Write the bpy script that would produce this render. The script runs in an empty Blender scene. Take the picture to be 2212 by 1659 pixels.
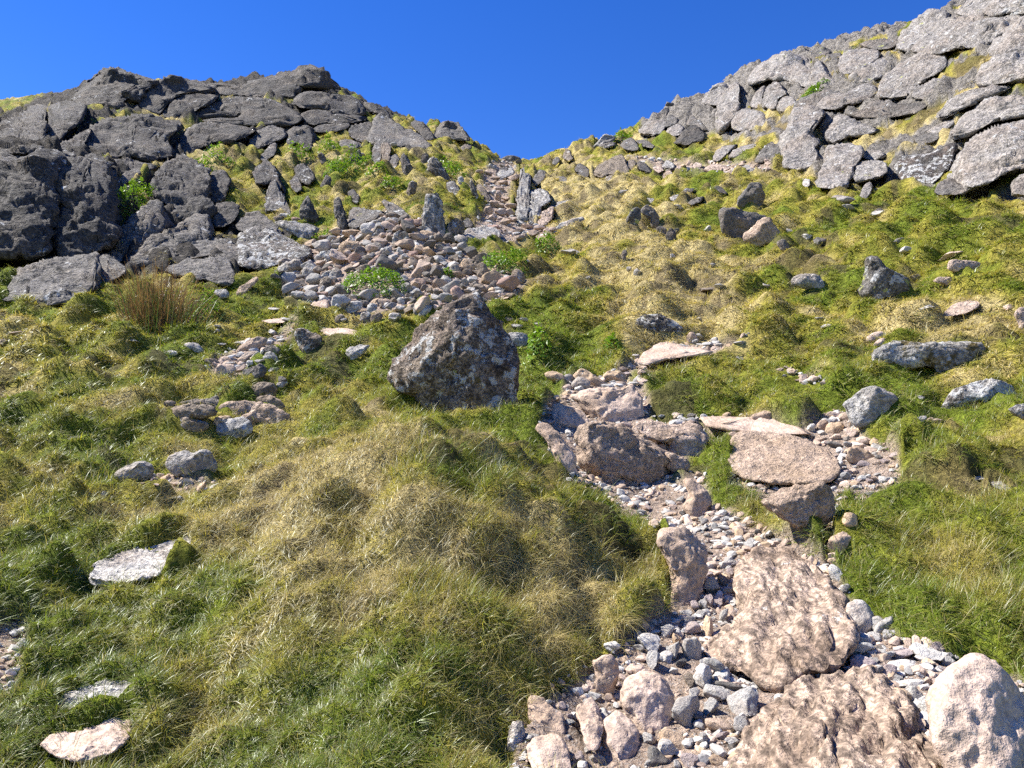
import bpy, bmesh, math, random
import numpy as np
from mathutils import Vector, Matrix, Euler

R_ = math.radians
rng = np.random.default_rng(7)
random.seed(7)
scene = bpy.context.scene
COL = scene.collection

# ------------------------------------------------------------------ camera
F = 1641.7                       # focal length in survey pixels (2212 wide)
CX, CY = 1106.0, 829.5
PITCH = R_(5.0)
CZ = 1.6
SP, CP = math.sin(PITCH), math.cos(PITCH)

def ray(u, v):
    u = np.asarray(u, float); v = np.asarray(v, float)
    xc = (u-CX)/F; yc = (CY-v)/F
    return np.stack([xc, CP - yc*SP, SP + yc*CP], -1)
def unproj(u, v, d):
    return np.array([0, 0, CZ]) + ray(u, v)*np.asarray(d, float)[..., None]
def proj(P):
    x = P[..., 0]; y = P[..., 1]; z = P[..., 2]-CZ
    d = y*CP + z*SP
    yc = -y*SP + z*CP
    dd = np.where(d > 0.05, d, 0.05)
    u = CX + F*x/dd; v = CY - F*yc/dd
    u = np.where(d > 0.05, u, -9999.0)
    return u, v, d

# ------------------------------------------------------------------ noise
def _hash(ix, iy, iz, s):
    h = (ix*374761393 + iy*668265263 + iz*2147483647 + s*1274126177).astype(np.int64) & 0xffffffff
    h = ((h ^ (h >> 13))*1274126177) & 0xffffffff
    h = ((h ^ (h >> 16))*2246822519) & 0xffffffff
    return h ^ (h >> 15)
_G = np.array([[1,1,0],[-1,1,0],[1,-1,0],[-1,-1,0],[1,0,1],[-1,0,1],[1,0,-1],[-1,0,-1],
               [0,1,1],[0,-1,1],[0,1,-1],[0,-1,-1],[1,1,0],[-1,1,0],[0,-1,1],[0,-1,-1]], float)
def perlin(P, s=0):
    P = np.asarray(P, float)
    i = np.floor(P).astype(np.int64); f = P-i
    w = f*f*f*(f*(f*6-15)+10)
    out = 0
    for a in (0, 1):
        wa = w[..., 0] if a else 1-w[..., 0]
        for b in (0, 1):
            wb = w[..., 1] if b else 1-w[..., 1]
            for c in (0, 1):
                wc = w[..., 2] if c else 1-w[..., 2]
                g = _G[_hash(i[..., 0]+a, i[..., 1]+b, i[..., 2]+c, s) & 15]
                d = g[..., 0]*(f[..., 0]-a) + g[..., 1]*(f[..., 1]-b) + g[..., 2]*(f[..., 2]-c)
                out = out + d*wa*wb*wc
    return out
def fbm(P, o=4, s=0, gain=0.5):
    t = 0; a = 1.0; f = 1.0
    for k in range(o):
        t = t + a*perlin(np.asarray(P)*f, s+k*17); a *= gain; f *= 2.03
    return t
def worley(P_, s=0, chunk=60000):
    """distance to the edge between jointed blocks, and a value for each block"""
    P_ = np.asarray(P_, float); E = np.zeros(len(P_)); V = np.zeros(len(P_))
    for k0 in range(0, len(P_), chunk):
        p = P_[k0:k0+chunk]; i = np.floor(p).astype(np.int64)
        f1 = np.full(len(p), 9.0); f2 = np.full(len(p), 9.0); val = np.zeros(len(p))
        for a in (-1, 0, 1):
            for b in (-1, 0, 1):
                for c in (-1, 0, 1):
                    j = i+np.array((a, b, c)); h = _hash(j[:, 0], j[:, 1], j[:, 2], s)
                    q = j+np.stack([(h & 1023), (h >> 10) & 1023, (h >> 20) & 1023], -1)/1023.0
                    d = np.sqrt(((q-p)**2).sum(1)); m = d < f1
                    f2 = np.where(m, f1, np.minimum(f2, d)); val = np.where(m, ((h >> 5) & 255)/255.0, val); f1 = np.where(m, d, f1)
        E[k0:k0+chunk] = f2-f1; V[k0:k0+chunk] = val
    return E, V
def n2(x, y, sc, s=0, o=1):
    P = np.stack([np.asarray(x)/sc, np.asarray(y)/sc, np.full(np.shape(x), 0.37+s*1.7)], -1)
    return fbm(P, o, s)
def sstep(a, b, x):
    t = np.clip((x-a)/(b-a), 0, 1); return t*t*(3-2*t)

# ------------------------------------------------------------------ polygons and rasters in survey pixels
def inpoly(u, v, poly):
    u = np.asarray(u, float); v = np.asarray(v, float)
    r = np.zeros(u.shape, bool)
    n = len(poly)
    for k in range(n):
        x0, y0 = poly[k]; x1, y1 = poly[(k+1) % n]
        if y0 == y1: continue
        c = ((y0 > v) != (y1 > v)) & (u < (x1-x0)*(v-y0)/(y1-y0)+x0)
        r ^= c
    return r
GX0, GY0, GS = -240, -240, 2.0
GW, GH = 1350, 1080
class Raster:
    def __init__(self, fill=0.0): self.a = np.full((GH, GW), fill, np.float32)
    def poly(self, poly, val=1.0):
        p = np.array(poly, float)
        x0 = max(0, int((p[:, 0].min()-GX0)/GS)-1); x1 = min(GW, int((p[:, 0].max()-GX0)/GS)+2)
        y0 = max(0, int((p[:, 1].min()-GY0)/GS)-1); y1 = min(GH, int((p[:, 1].max()-GY0)/GS)+2)
        if x1 <= x0 or y1 <= y0: return
        U, V = np.meshgrid(GX0+GS*(np.arange(x0, x1)+.5), GY0+GS*(np.arange(y0, y1)+.5))
        self.a[y0:y1, x0:x1][inpoly(U, V, poly)] = val
    def blur(self, n, it=2):
        for _ in range(it):
            for ax in (0, 1):
                k = np.pad(self.a, [(n+1, n) if q == ax else (0, 0) for q in (0, 1)], mode='edge')
                c = np.cumsum(k, axis=ax, dtype=np.float64)
                if ax == 0: self.a = ((c[2*n+1:]-c[:-2*n-1])/(2*n+1)).astype(np.float32)
                else: self.a = ((c[:, 2*n+1:]-c[:, :-2*n-1])/(2*n+1)).astype(np.float32)
        return self
    def get(self, u, v, out=0.0):
        i = np.floor((np.asarray(v)-GY0)/GS).astype(int); j = np.floor((np.asarray(u)-GX0)/GS).astype(int)
        ok = (i >= 0) & (i < GH) & (j >= 0) & (j < GW)
        r = self.a[np.clip(i, 0, GH-1), np.clip(j, 0, GW-1)]
        return np.where(ok, r, out)

REG = {'A': (0, 108, .25), 'B': (540, 108, .25), 'C': (1080, 162, .25), 'R': (1620, 0, .2676), 'E': (0, 486, .25),
       'F': (540, 432, .25), 'U': (1080, 486, .25), 'H': (1659, 432, .25), 'L': (0, 810, .25), 'M': (540, 756, .25),
       'G': (1080, 756, .25), 'I': (1659, 756, .4357), 'J': (0, 1215, .4664), 'K': (1080, 1215, .4664), 'Q': (1620, 1215, .4664),
       'S': (1080, 270, .2978), 'T': (1404, 864, .4256), 'D': (0, 0, 1.0)}
def P(reg, txt):
    ox, oy, s = REG[reg]
    out = []
    for w in txt.split():
        a, b = w.split(','); out.append((ox+s*float(a), oy+s*float(b)))
    return out

# ------------------------------------------------------------------ terrain from surveyed sight lines (column, height in view, distance)
SURVEY = """
0:1659@2.8 1400@3.6 1200@4.6 1000@6.2 850@8.2 750@10.5 690@13 560@17 335@20.5 320@26
130:1659@2.8 1400@3.6 1200@4.6 1000@6.1 850@8 750@10.2 680@12.5 600@15 560@17 340@21 318@28
270:1659@2.7 1400@3.5 1200@4.5 1000@6.1 850@7.9 750@10 680@12.2 610@14.5 560@17.5 400@22 300@32
400:1659@2.65 1400@3.4 1200@4.4 1000@6 850@7.8 750@9.8 680@12 600@15 540@18 450@22 350@29 280@38
550:1659@2.5 1400@3.2 1200@4.2 1000@5.9 850@7.6 750@9.6 680@12 610@15 560@16.8 500@20 400@26 330@33 270@40
700:1659@2.4 1400@3.0 1200@3.9 1050@4.8 950@5.8 870@7 800@8.4 740@9.8 690@11.5 640@12.6 590@14.3 540@16.5 500@19 430@24 360@30 300@37 240@44
850:1659@2.35 1400@2.9 1200@3.75 1050@4.6 950@5.6 870@6.9 800@8.3 740@9.6 690@11.2 650@12.2 560@14 480@15.8 466@17 455@19 400@24 330@31 290@39
1000:1659@2.35 1400@2.9 1200@3.7 1060@4.6 980@5.5 930@6.2 890@6.9 820@8.2 740@9.6 680@11.2 650@12 560@14.2 500@16.5 470@18.5 400@25 340@33
1075:1010@5.4 965@5.95 938@6.5 900@6.95
1130:1659@2.4 1400@2.95 1200@3.75 1060@4.7 950@6 880@7 810@8.4 740@9.6 690@11 640@12.4 600@13.3 560@15 510@18.5 440@24.5 390@31 365@40
1250:1659@2.45 1450@2.95 1270@3.7 1120@4.6 1050@5.3 950@6.4 850@7.6 800@8.6 740@9.8 680@11.3 600@13.6 530@17 470@21 400@27 335@38
1400:1659@2.5 1450@3.1 1290@3.8 1190@4.5 1090@5.3 960@6.3 880@7.2 800@8.5 740@9.7 660@11.6 580@14 500@17.5 440@22 380@27 330@33
1550:1659@2.5 1500@2.95 1350@3.6 1180@4.5 1050@5.5 950@6.4 880@7.2 800@8.5 740@9.6 660@11.4 580@13.8 500@17.2 430@21.5 370@26 310@33
1750:1659@2.5 1500@3 1330@3.8 1170@4.6 1020@5.7 910@6.8 800@8.3 700@10.3 600@12.8 500@16 420@20 370@23.5 300@26.5 200@31
2000:1659@2.6 1500@3.1 1310@3.9 1150@4.7 1000@5.7 900@6.7 800@8 700@9.8 600@12 500@14.8 420@18 360@20.5 250@24.5 150@28.5
2212:1659@2.7 1500@3.3 1290@4.1 1150@4.9 1000@5.9 900@6.8 800@8 700@9.6 600@11.5 500@13.8 400@17 300@19.5 150@23.5 0@28.5
2420:1600@3 1200@4.6 1000@6 800@8 600@11.5 400@16.5 200@21 0@27 -130@34 -90@55
-200:1600@3 1200@4.7 1000@6.2 800@9 690@13 560@17.5 360@21 330@27 275@37 310@62
"""
SKYLINE = """0:262 40:238 100:224 150:222 190:177 235:152 260:155 300:160 340:180 360:170 400:172 460:178 540:180 590:165 640:148 690:150 715:180 740:198 790:218 840:240 880:265 930:270 960:264 990:270 1010:285 1040:325 1060:344 1080:350 1200:325 1230:318 1280:305 1310:290 1340:298 1380:290 1400:262 1425:228 1450:222 1500:222 1520:213 1545:182 1590:180 1640:130 1700:117 1740:120 1780:105 1820:95 1880:76 1940:65 1960:55 2000:32 2040:22 2080:10 2110:-2"""
_c = []
_sx = [-200, 0, 240, 480, 700, 850, 1000, 1100, 1220, 1400, 1480, 1550, 1750, 2000, 2212]; _sr = [37, 36, 50, 52, 53, 47, 44, 48, 43, 42, 43, 42, 38, 36, 35]
for t in SKYLINE.split():
    u, v = t.split(':'); _c.append((float(u), float(v)+4, float(np.interp(float(u), _sx, _sr))))
    _c.append((float(u), float(v)+26, 1.35*float(np.interp(float(u), _sx, _sr))))
for ln in SURVEY.split('\n'):
    if ':' not in ln: continue
    u, rest = ln.split(':')
    for t in rest.split():
        v, r = t.split('@'); _c.append((float(u), float(v), float(r)))
_c = np.array(_c)
_d = ray(_c[:, 0], _c[:, 1]); _h = np.hypot(_d[:, 0], _d[:, 1])
_az = np.degrees(np.arctan2(_d[:, 0], _d[:, 1])); _te = _d[:, 2]/_h
def _feat(az, lr): return np.stack([az/9.0, lr*3.2], -1)
_X = _feat(_az, np.log(_c[:, 2]))
def _phi(a, b):
    d2 = ((a[:, None, :]-b[None, :, :])**2).sum(-1)
    return 0.5*d2*np.log(d2+1e-9)
_n = len(_X)
_A = np.zeros((_n+3, _n+3)); _A[:_n, :_n] = _phi(_X, _X)+np.eye(_n)*0.02
_A[:_n, _n] = 1; _A[:_n, _n+1:] = _X; _A[_n, :_n] = 1; _A[_n+1:, :_n] = _X.T
_w = np.linalg.solve(_A, np.concatenate([_te, np.zeros(3)]))

NR = 760
RR = np.exp(np.linspace(math.log(0.6), math.log(300.0), NR))
AZ = np.concatenate([np.linspace(-180, -46, 40, endpoint=False), np.linspace(-46, 46, 900), np.linspace(46, 180, 41)[1:]])
NA = len(AZ)
# coarse solve, then bilinear
ca = np.linspace(-46, 46, 140); cr = np.linspace(math.log(0.6), math.log(300), 180)
_CA, _CR = np.meshgrid(np.clip(ca, -40, 40), np.clip(cr, math.log(2.1), math.log(85)), indexing='ij')
_q = _feat(_CA.ravel(), _CR.ravel())
TEc = np.concatenate([_phi(_q[k:k+4000], _X) @ _w[:_n] for k in range(0, len(_q), 4000)]) + _w[_n] + _q @ _w[_n+1:]
TEc = TEc.reshape(_CA.shape)
def _interp(az, lr):
    a = np.clip((np.clip(az, -46, 46)+46)/(92)*(len(ca)-1), 0, len(ca)-1.001)
    r = np.clip((lr-cr[0])/(cr[-1]-cr[0])*(len(cr)-1), 0, len(cr)-1.001)
    i = a.astype(int); j = r.astype(int); fa = a-i; fr = r-j
    return (TEc[i, j]*(1-fa)+TEc[i+1, j]*fa)*(1-fr)+(TEc[i, j+1]*(1-fa)+TEc[i+1, j+1]*fa)*fr
GA, GR = np.meshgrid(AZ, RR, indexing='ij')
XX = GR*np.sin(np.radians(GA)); YY = GR*np.cos(np.radians(GA))
Z0 = CZ + GR*_interp(GA, np.log(GR))
_z22 = (CZ + 2.2*_interp(AZ, np.full(NA, math.log(2.2))))[:, None]
Z0 = np.where(GR < 2.2, _z22*(GR/2.2), Z0)
_far = sstep(85, 300, GR)
Z0 = Z0 - _far*GR*0.12
_bk = sstep(52, 115, np.abs(GA))
Z0 = Z0*(1-_bk) + _bk*(-0.18*GR + 0.4*n2(XX, YY, 7.0, 3, 3))
def _boxblur(a, n):
    for ax in (0, 1):
        k = np.pad(a, [(n+1, n) if q == ax else (0, 0) for q in (0, 1)], mode='edge'); c = np.cumsum(k, axis=ax)
        a = (c[2*n+1:]-c[:-2*n-1])/(2*n+1) if ax == 0 else (c[:, 2*n+1:]-c[:, :-2*n-1])/(2*n+1)
    return a

class Sight:                       # first point of the ground met by a line of sight
    def __init__(self, Z):
        self.Z = Z
        self.cm = np.maximum.accumulate((Z-CZ)/GR, axis=1)
    def hit(self, u, v):
        u = np.atleast_1d(np.asarray(u, float)); v = np.atleast_1d(np.asarray(v, float))
        d = ray(u, v); h = np.hypot(d[:, 0], d[:, 1])
        az = np.degrees(np.arctan2(d[:, 0], d[:, 1])); te = d[:, 2]/h
        ai = np.clip(np.searchsorted(AZ, az), 1, NA-1)
        ai = ai - (np.abs(AZ[ai-1]-az) < np.abs(AZ[ai]-az))
        out = np.full(len(u), np.nan)
        for k in range(len(u)):
            row = self.cm[ai[k]]
            j = np.searchsorted(row, te[k])
            if j < NR and RR[j] < 130:
                if j > 0 and row[j] > row[j-1]:
                    t = (te[k]-row[j-1])/(row[j]-row[j-1]); r = RR[j-1]*(1-t)+RR[j]*t
                else: r = RR[j]
                out[k] = r/h[k]
        return out                 # depth along the view axis
base_sight = Sight(Z0)
# smoothed distance chart of the bare hillside
DU = np.arange(-240, 2460, 12.0); DV = np.arange(-240, 1920, 12.0)
DM = np.zeros((len(DV), len(DU)))
for i, u in enumerate(DU):
    col = base_sight.hit(np.full(len(DV), u), DV)
    ok = ~np.isnan(col)
    # beyond the skyline keep the distance of the last ground seen
    first = np.argmax(ok)
    col[:first] = col[first+1 if first+1 < len(col) else first]
    col = np.where(np.isnan(col), 1.5, col)
    DM[:, i] = np.log(col)
DM = _boxblur(_boxblur(DM, 1), 1)
def dchart(u, v):
    a = np.clip((np.asarray(u)-DU[0])/12.0, 0, len(DU)-1.001); b = np.clip((np.asarray(v)-DV[0])/12.0, 0, len(DV)-1.001)
    i = a.astype(int); j = b.astype(int); fa = a-i; fb = b-j
    return np.exp((DM[j, i]*(1-fa)+DM[j, i+1]*fa)*(1-fb)+(DM[j+1, i]*(1-fa)+DM[j+1, i+1]*fa)*fb)

# ------------------------------------------------------------------ objects
def link(name, me, mat=None, parent=None):
    o = bpy.data.objects.new(name, me); COL.objects.link(o)
    if mat is not None and me is not None:
        me.materials.clear(); me.materials.append(mat)
    if parent is not None: o.parent = parent
    return o
LABELS = {}
def tag(o, label=None, cat=None, group=None, kind=None):
    if label: o['label'] = label
    if cat: o['category'] = cat
    if group: o['group'] = group
    if kind: o['kind'] = kind
    return o
def mesh_np(name, V, faces, smooth=True):
    me = bpy.data.meshes.new(name)
    V = np.asarray(V, np.float32)
    faces = np.asarray(faces, np.int32)
    n = faces.shape[1]
    me.vertices.add(len(V)); me.vertices.foreach_set('co', V.ravel())
    me.loops.add(faces.size); me.loops.foreach_set('vertex_index', faces.ravel())
    me.polygons.add(len(faces)); me.polygons.foreach_set('loop_start', np.arange(0, faces.size, n, dtype=np.int32))
    me.polygons.foreach_set('loop_total', np.full(len(faces), n, np.int32))
    me.polygons.foreach_set('use_smooth', np.full(len(faces), smooth, bool))
    me.update(calc_edges=True)
    return me
def vcol(me, name, arr):
    a = me.attributes.new(name, 'FLOAT_COLOR', 'POINT')
    c = np.ones((len(me.vertices), 4), np.float32); arr = np.asarray(arr, np.float32)
    c[:, :arr.shape[1]] = arr; a.data.foreach_set('color', c.ravel())
_ico = {}
def ico(k):
    if k not in _ico:
        bm = bmesh.new(); bmesh.ops.create_icosphere(bm, subdivisions=k, radius=1.0)
        V = np.array([v.co[:] for v in bm.verts]); V /= np.linalg.norm(V, axis=1)[:, None]
        Fc = np.array([[v.index for v in f.verts] for f in bm.faces]); bm.free()
        _ico[k] = (V, Fc)
    return _ico[k]
def vnormals(V, Fc):
    n = np.cross(V[Fc[:, 1]]-V[Fc[:, 0]], V[Fc[:, 2]]-V[Fc[:, 0]])
    N = np.zeros_like(V)
    for k in range(3): np.add.at(N, Fc[:, k], n)
    return N/(np.linalg.norm(N, axis=1)[:, None]+1e-12)
def planecut(q, planes):
    for n, h in planes:
        d = q @ n - h
        m = d > 0
        q[m] -= np.outer(d[m], n)*0.96
    return q
def chaikin(p, it=1, w=.22):
    p = np.array(p, float)
    for _ in range(it):
        nx = np.roll(p, -1, 0)
        p = np.stack([p*(1-w)+nx*w, p*w+nx*(1-w)], 1).reshape(-1, 2)
    return p
def centroid(p):
    x, y = p[:, 0], p[:, 1]; x1, y1 = np.roll(x, -1), np.roll(y, -1)
    c = x*y1-x1*y; a = c.sum()/2
    return np.array([((x+x1)*c).sum(), ((y+y1)*c).sum()])/(6*a), abs(a)
def radial(p, c, th):
    dx, dy = np.cos(th), np.sin(th)
    best = np.zeros(len(th))
    for k in range(len(p)):
        a = p[k]-c; b = p[(k+1) % len(p)]-c; e = b-a
        den = dx*e[1]-dy*e[0]
        den = np.where(np.abs(den) < 1e-9, 1e-9, den)
        t = (a[0]*e[1]-a[1]*e[0])/den
        s = (a[0]*dy-a[1]*dx)/den
        best = np.where((s >= -1e-6) & (s <= 1+1e-6) & (t > best), t, best)
    return np.maximum(best, 0.5)

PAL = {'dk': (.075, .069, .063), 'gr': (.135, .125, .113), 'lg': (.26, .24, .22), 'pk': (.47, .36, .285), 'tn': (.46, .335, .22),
       'wh': (.46, .435, .395), 'br': (.21, .17, .13), 'pu': (.33, .27, .255), 'rd': (.36, .24, .19), 'bd': (.40, .30, .225), 'sl': (.33, .315, .29)}
FIXED = []                 # (mode, polygon, near depth, far depth) of every rock, for the turf to leave room
def rock_outline(spec):
    """One rock: its surveyed outline at its own distance, swollen to a closed faceted body and weathered."""
    reg, mode, name, tint, T, txt, label, cat = spec[:8]
    ex = spec[8] if len(spec) > 8 else {}
    poly = np.array(P(reg, txt)); seed = abs(hash_s(label)) % 99991
    rr = np.random.default_rng(seed)
    poly = chaikin(poly, 1, .1 if ex.get('mat') == 'shard' else .2)
    c, area = centroid(poly)
    if ex.get('group', '').startswith('rock outcrops'): poly = c+(poly-c)*np.array((1.10, 1.07) if ex['group'].endswith('dark crag') else (1.12, 1.10))
    else: poly = c+(poly-c)*1.04
    Rpx = math.sqrt(area/math.pi)
    rpx = Rpx*0.463
    k = 6 if rpx > 75 else 5 if rpx > 24 else 4 if rpx > 8 else 3
    D, Fc = ico(k)
    q = D.copy()
    # facets facing the viewer's half of the sphere
    pl = []
    for _ in range(ex.get('facets', 7)):
        n = rr.normal(size=3); n[1] = -abs(n[1])-0.8; n /= np.linalg.norm(n)
        pl.append((n, rr.uniform(.5, .85)))
    for _ in range(3):
        n = rr.normal(size=3); n[1] = -abs(n[1]); n /= np.linalg.norm(n); pl.append((n, rr.uniform(.72, .92)))
    q = planecut(q, pl)
    s = np.hypot(q[:, 0], q[:, 2]); th = np.arctan2(-q[:, 2], q[:, 0])
    Rth = radial(poly, c, th)
    s = np.clip(s, 0, 1); s2 = 1-(1-s)**1.25
    u = c[0]+Rth*s2*np.cos(th); v = c[1]+Rth*s2*np.sin(th)
    vb = poly[:, 1].max(); vt = poly[:, 1].min()
    if mode == 'c':
        d0 = dchart(u, v); dm = float(dchart(c[0], c[1]))
        Rm = Rpx*dm/F
        if dm > 11:
            kk = ex.get('step', .6); q[:, 1] = np.sign(q[:, 1])*np.abs(q[:, 1])**.7
            db = float(dchart(c[0], vb)); front = db+kk*(d0-db)
            dep = np.where(q[:, 1] < 0, front, d0) + q[:, 1]*T*1.15*Rm
            wq = sstep(-.25, .35, q[:, 1]); dep = front*(1-wq)+d0*wq + q[:, 1]*T*1.15*Rm
        else: dep = d0 + q[:, 1]*T*Rm
        dep = dep + ex.get('push', 0)*Rm
        near, farr = dm-2*T*Rm, dm+2.5*Rm
    else:
        bot = poly[poly[:, 1] > vb-0.22*(vb-vt)-1]
        hits = sight.hit(np.append(bot[:, 0], c[0]), np.append(bot[:, 1], vb)-1)
        db = np.nanmedian(hits)
        if 'd' in ex: db = ex['d']
        Rm = Rpx*db/F
        m = (v > c[1]); v = np.where(m, c[1]+(v-c[1])*ex.get('foot', 1.22), v)
        lean = ex.get('lean', .35)
        dep = db + T*Rm*ex.get('back', .28) + lean*(vb-v)*db/F + q[:, 1]*T*Rm
        near, farr = db-.1, db+2*T*Rm+lean*(vb-vt)*db/F
    V = unproj(u, v, dep)
    N = vnormals(V, Fc)
    if (N*(V-V.mean(0))).sum() < 0: Fc = Fc[:, ::-1]; N = -N
    rough = ex.get('rough', 1.0)*(.75 if mode == 'c' else 1); dm_far = mode == 'c' and dm > 11
    off = rr.uniform(-50, 50, 3)
    L = Rm
    st = ex.get('strata')          # bedding: noise squeezed across a direction
    W = V.copy()
    if st is not None:
        ax = np.array(st, float); ax /= np.linalg.norm(ax)
        W = V + np.outer(V @ ax, ax)*3.0
    a = fbm(W/(0.95*L)+off, 2, seed)*0.13*L
    b = -np.abs(fbm(W/(0.42*L)+off, 2, seed+5))*0.13*L
    e = fbm(W/(0.16*L)+off, 3, seed+9, .6)*0.045*L
    jn = ex.get('joint', 1.0 if dm_far else .35)
    ed, vl = worley(W/((.8 if dm_far else .62)*L)+off, seed)
    cr_ = -(1-sstep(0, .10, ed))*.07*L + (vl-.5)*.13*L*sstep(0, .12, ed)
    V = V + N*((a*ex.get('lump', 1)+b*rough+e*rough)+cr_*jn+0.045*L)[:, None]
    org = V.mean(0); org[2] = V[:, 2].min()
    me = mesh_np(name, V-org, Fc)
    o = link(name, me, MAT[ex.get('mat', 'crag' if mode == 'c' and dm > 11 else 'boulder')])
    o.location = org
    t = np.array(PAL[tint])*rr.uniform(.92, 1.1)
    o.color = (*t, 1)
    tag(o, label, cat, ex.get('group'), 'thing')
    FIXED.append((mode, poly, near, farr))
    return o
def hash_s(s):
    h = 5381
    for ch in s: h = (h*33+ord(ch)) & 0x7fffffff
    return h

# ------------------------------------------------------------------ materials
class NT:
    def __init__(self, name):
        self.m = bpy.data.materials.new(name); self.m.use_nodes = True
        self.t = self.m.node_tree; self.t.nodes.clear()
    def n(self, typ, ins=None, **kw):
        nd = self.t.nodes.new(typ)
        for k_, v_ in kw.items(): setattr(nd, k_, v_)
        for k_, v_ in (ins or {}).items(): self.put(nd.inputs[k_], v_)
        return nd
    def put(self, sock, v_):
        if isinstance(v_, bpy.types.NodeSocket): self.t.links.new(v_, sock)
        elif isinstance(v_, (tuple, list)) and len(v_) == 3 and sock.type == 'RGBA': sock.default_value = (*v_, 1)
        else: sock.default_value = v_
    def math(self, op, a, b=0.0, c=None, clamp=False):
        nd = self.n('ShaderNodeMath', operation=op, use_clamp=clamp)
        self.put(nd.inputs[0], a); self.put(nd.inputs[1], b)
        if c is not None: self.put(nd.inputs[2], c)
        return nd.outputs[0]
    def mix(self, f, a, b, bt='MIX'):
        nd = self.n('ShaderNodeMix', data_type='RGBA', blend_type=bt)
        self.put(nd.inputs[0], f); self.put(nd.inputs[6], a); self.put(nd.inputs[7], b)
        return nd.outputs[2]
    def noise(self, vec, scale, detail=4, rough=.55, typ='FBM', out='Fac'):
        nd = self.n('ShaderNodeTexNoise', {'Scale': scale, 'Detail': detail, 'Roughness': rough})
        self.put(nd.inputs['Vector'], vec)
        return nd.outputs[0 if out == 'Fac' else 1]
    def ramp(self, f, a, b, lo=0.0, hi=1.0, smooth=True):
        nd = self.n('ShaderNodeMapRange', {1: a, 2: b, 3: lo, 4: hi}, interpolation_type='SMOOTHSTEP' if smooth else 'LINEAR')
        self.put(nd.inputs[0], f); return nd.outputs[0]
    def scale(self, col, f):
        nd = self.n('ShaderNodeVectorMath', operation='SCALE'); self.put(nd.inputs[0], col); self.put(nd.inputs[3], f); return nd.outputs[0]
    def out(self, sh):
        o = self.n('ShaderNodeOutputMaterial'); self.t.links.new(sh, o.inputs['Surface']); return self.m
MAT = {}
def rock_material(name, g, bump=1.0, white=.5, yellow=.3, warm=(.24, .17, .12), warm_amt=.5, dark=.6, streak=0.0, moss=0.0):
    """g: grains per metre"""
    t = NT(name)
    tc = t.n('ShaderNodeTexCoord').outputs['Object']
    oi = t.n('ShaderNodeObjectInfo')
    vadd = t.n('ShaderNodeVectorMath', operation='ADD'); t.put(vadd.inputs[0], tc)
    sc_ = t.n('ShaderNodeVectorMath', operation='SCALE'); t.put(sc_.inputs[0], (37.0, 91.0, 53.0)); t.put(sc_.inputs[3], oi.outputs['Random'])
    t.put(vadd.inputs[1], sc_.outputs[0]); p = vadd.outputs[0]
    base = oi.outputs['Color']
    big = t.noise(p, g*.12, 5, .6); mid = t.noise(p, g*.55, 5, .65); fine = t.noise(p, g*2.2, 4, .7)
    c = t.mix(t.ramp(big, .42, .66, 0, warm_amt), base, warm)
    c = t.scale(c, t.ramp(mid, .3, .7, 1-dark*.75, 1+dark*.65))
    c = t.scale(c, t.ramp(fine, .28, .72, 1-dark, 1+dark*.9))
    if streak:
        w = t.n('ShaderNodeTexWave', {'Scale': g*.25, 'Distortion': 9.0, 'Detail': 4.0, 'Detail Scale': 1.6}); t.put(w.inputs['Vector'], p)
        c = t.scale(c, t.ramp(w.outputs['Fac'], .05, .5, 1-streak, 1.06))
    wl = t.noise(p, g*.5, 6, .68); wp = t.noise(p, g*.09, 3, .5)
    wl = t.math('ADD', wl, t.math('MULTIPLY', t.math('SUBTRACT', wp, .5), .35))
    c = t.mix(t.ramp(wl, .70-.14*white, .74-.13*white, 0, .85), c, (.52, .52, .50))
    if yellow:
        yl = t.noise(p, g*.3, 5, .62); yl = t.math('ADD', yl, t.math('MULTIPLY', t.math('SUBTRACT', t.noise(p, g*.05, 2), .5), .3))
        c = t.mix(t.ramp(yl, .76-.12*yellow, .79-.12*yellow, 0, .8), c, (.42, .44, .12))
    if moss:
        ml = t.noise(p, g*.22, 5, .62)
        c = t.mix(t.ramp(ml, .66-.1*moss, .72-.1*moss, 0, .9), c, (.10, .075, .02))
    hgt = t.math('ADD', t.math('MULTIPLY', mid, 1.6), fine)
    vo = t.n('ShaderNodeTexVoronoi', {'Scale': g*.8}, feature='F1'); t.put(vo.inputs['Vector'], p)
    hgt = t.math('ADD', hgt, t.math('MULTIPLY', vo.outputs['Distance'], .8))
    hgt = t.math('ADD', hgt, t.math('MULTIPLY', big, 3.0))
    b = t.n('ShaderNodeBump', {'Strength': 1.0, 'Distance': bump*.42/g}); t.put(b.inputs['Height'], hgt)
    bs = t.n('ShaderNodeBsdfPrincipled', {'Roughness': .88, 'Specular IOR Level': .22})
    t.put(bs.inputs['Base Color'], c); t.put(bs.inputs['Normal'], b.outputs[0])
    MAT[name] = t.out(bs.outputs[0])
rock_material('crag', 7.0, 1.0, .45, .15, (.16, .13, .10), .5, .55)
rock_material('crag_pale', 8.0, 1.0, .55, .55, (.24, .19, .15), .5, .5)
rock_material('shard', 9.0, .9, .75, .1, (.15, .11, .08), .5, .5, streak=.35)
rock_material('boulder', 16.0, .8, .45, .1, (.34, .25, .17), .5, .42)
rock_material('lichen_boulder', 17.0, 1.25, 1.25, .35, (.14, .10, .08), .6, .7, moss=.25)
rock_material('yellow_boulder', 14.0, .9, .9, 1.6, (.14, .12, .09), .4, .6)
rock_material('moss_boulder', 14.0, .9, 1.1, .4, (.16, .13, .09), .4, .5, moss=1.3)
rock_material('path_rock', 26.0, .35, .12, 0, (.36, .255, .175), .7, .2, streak=.08)
rock_material('pit_rock', 24.0, 1.2, .3, 0, (.31, .22, .145), .6, .35)
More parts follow.
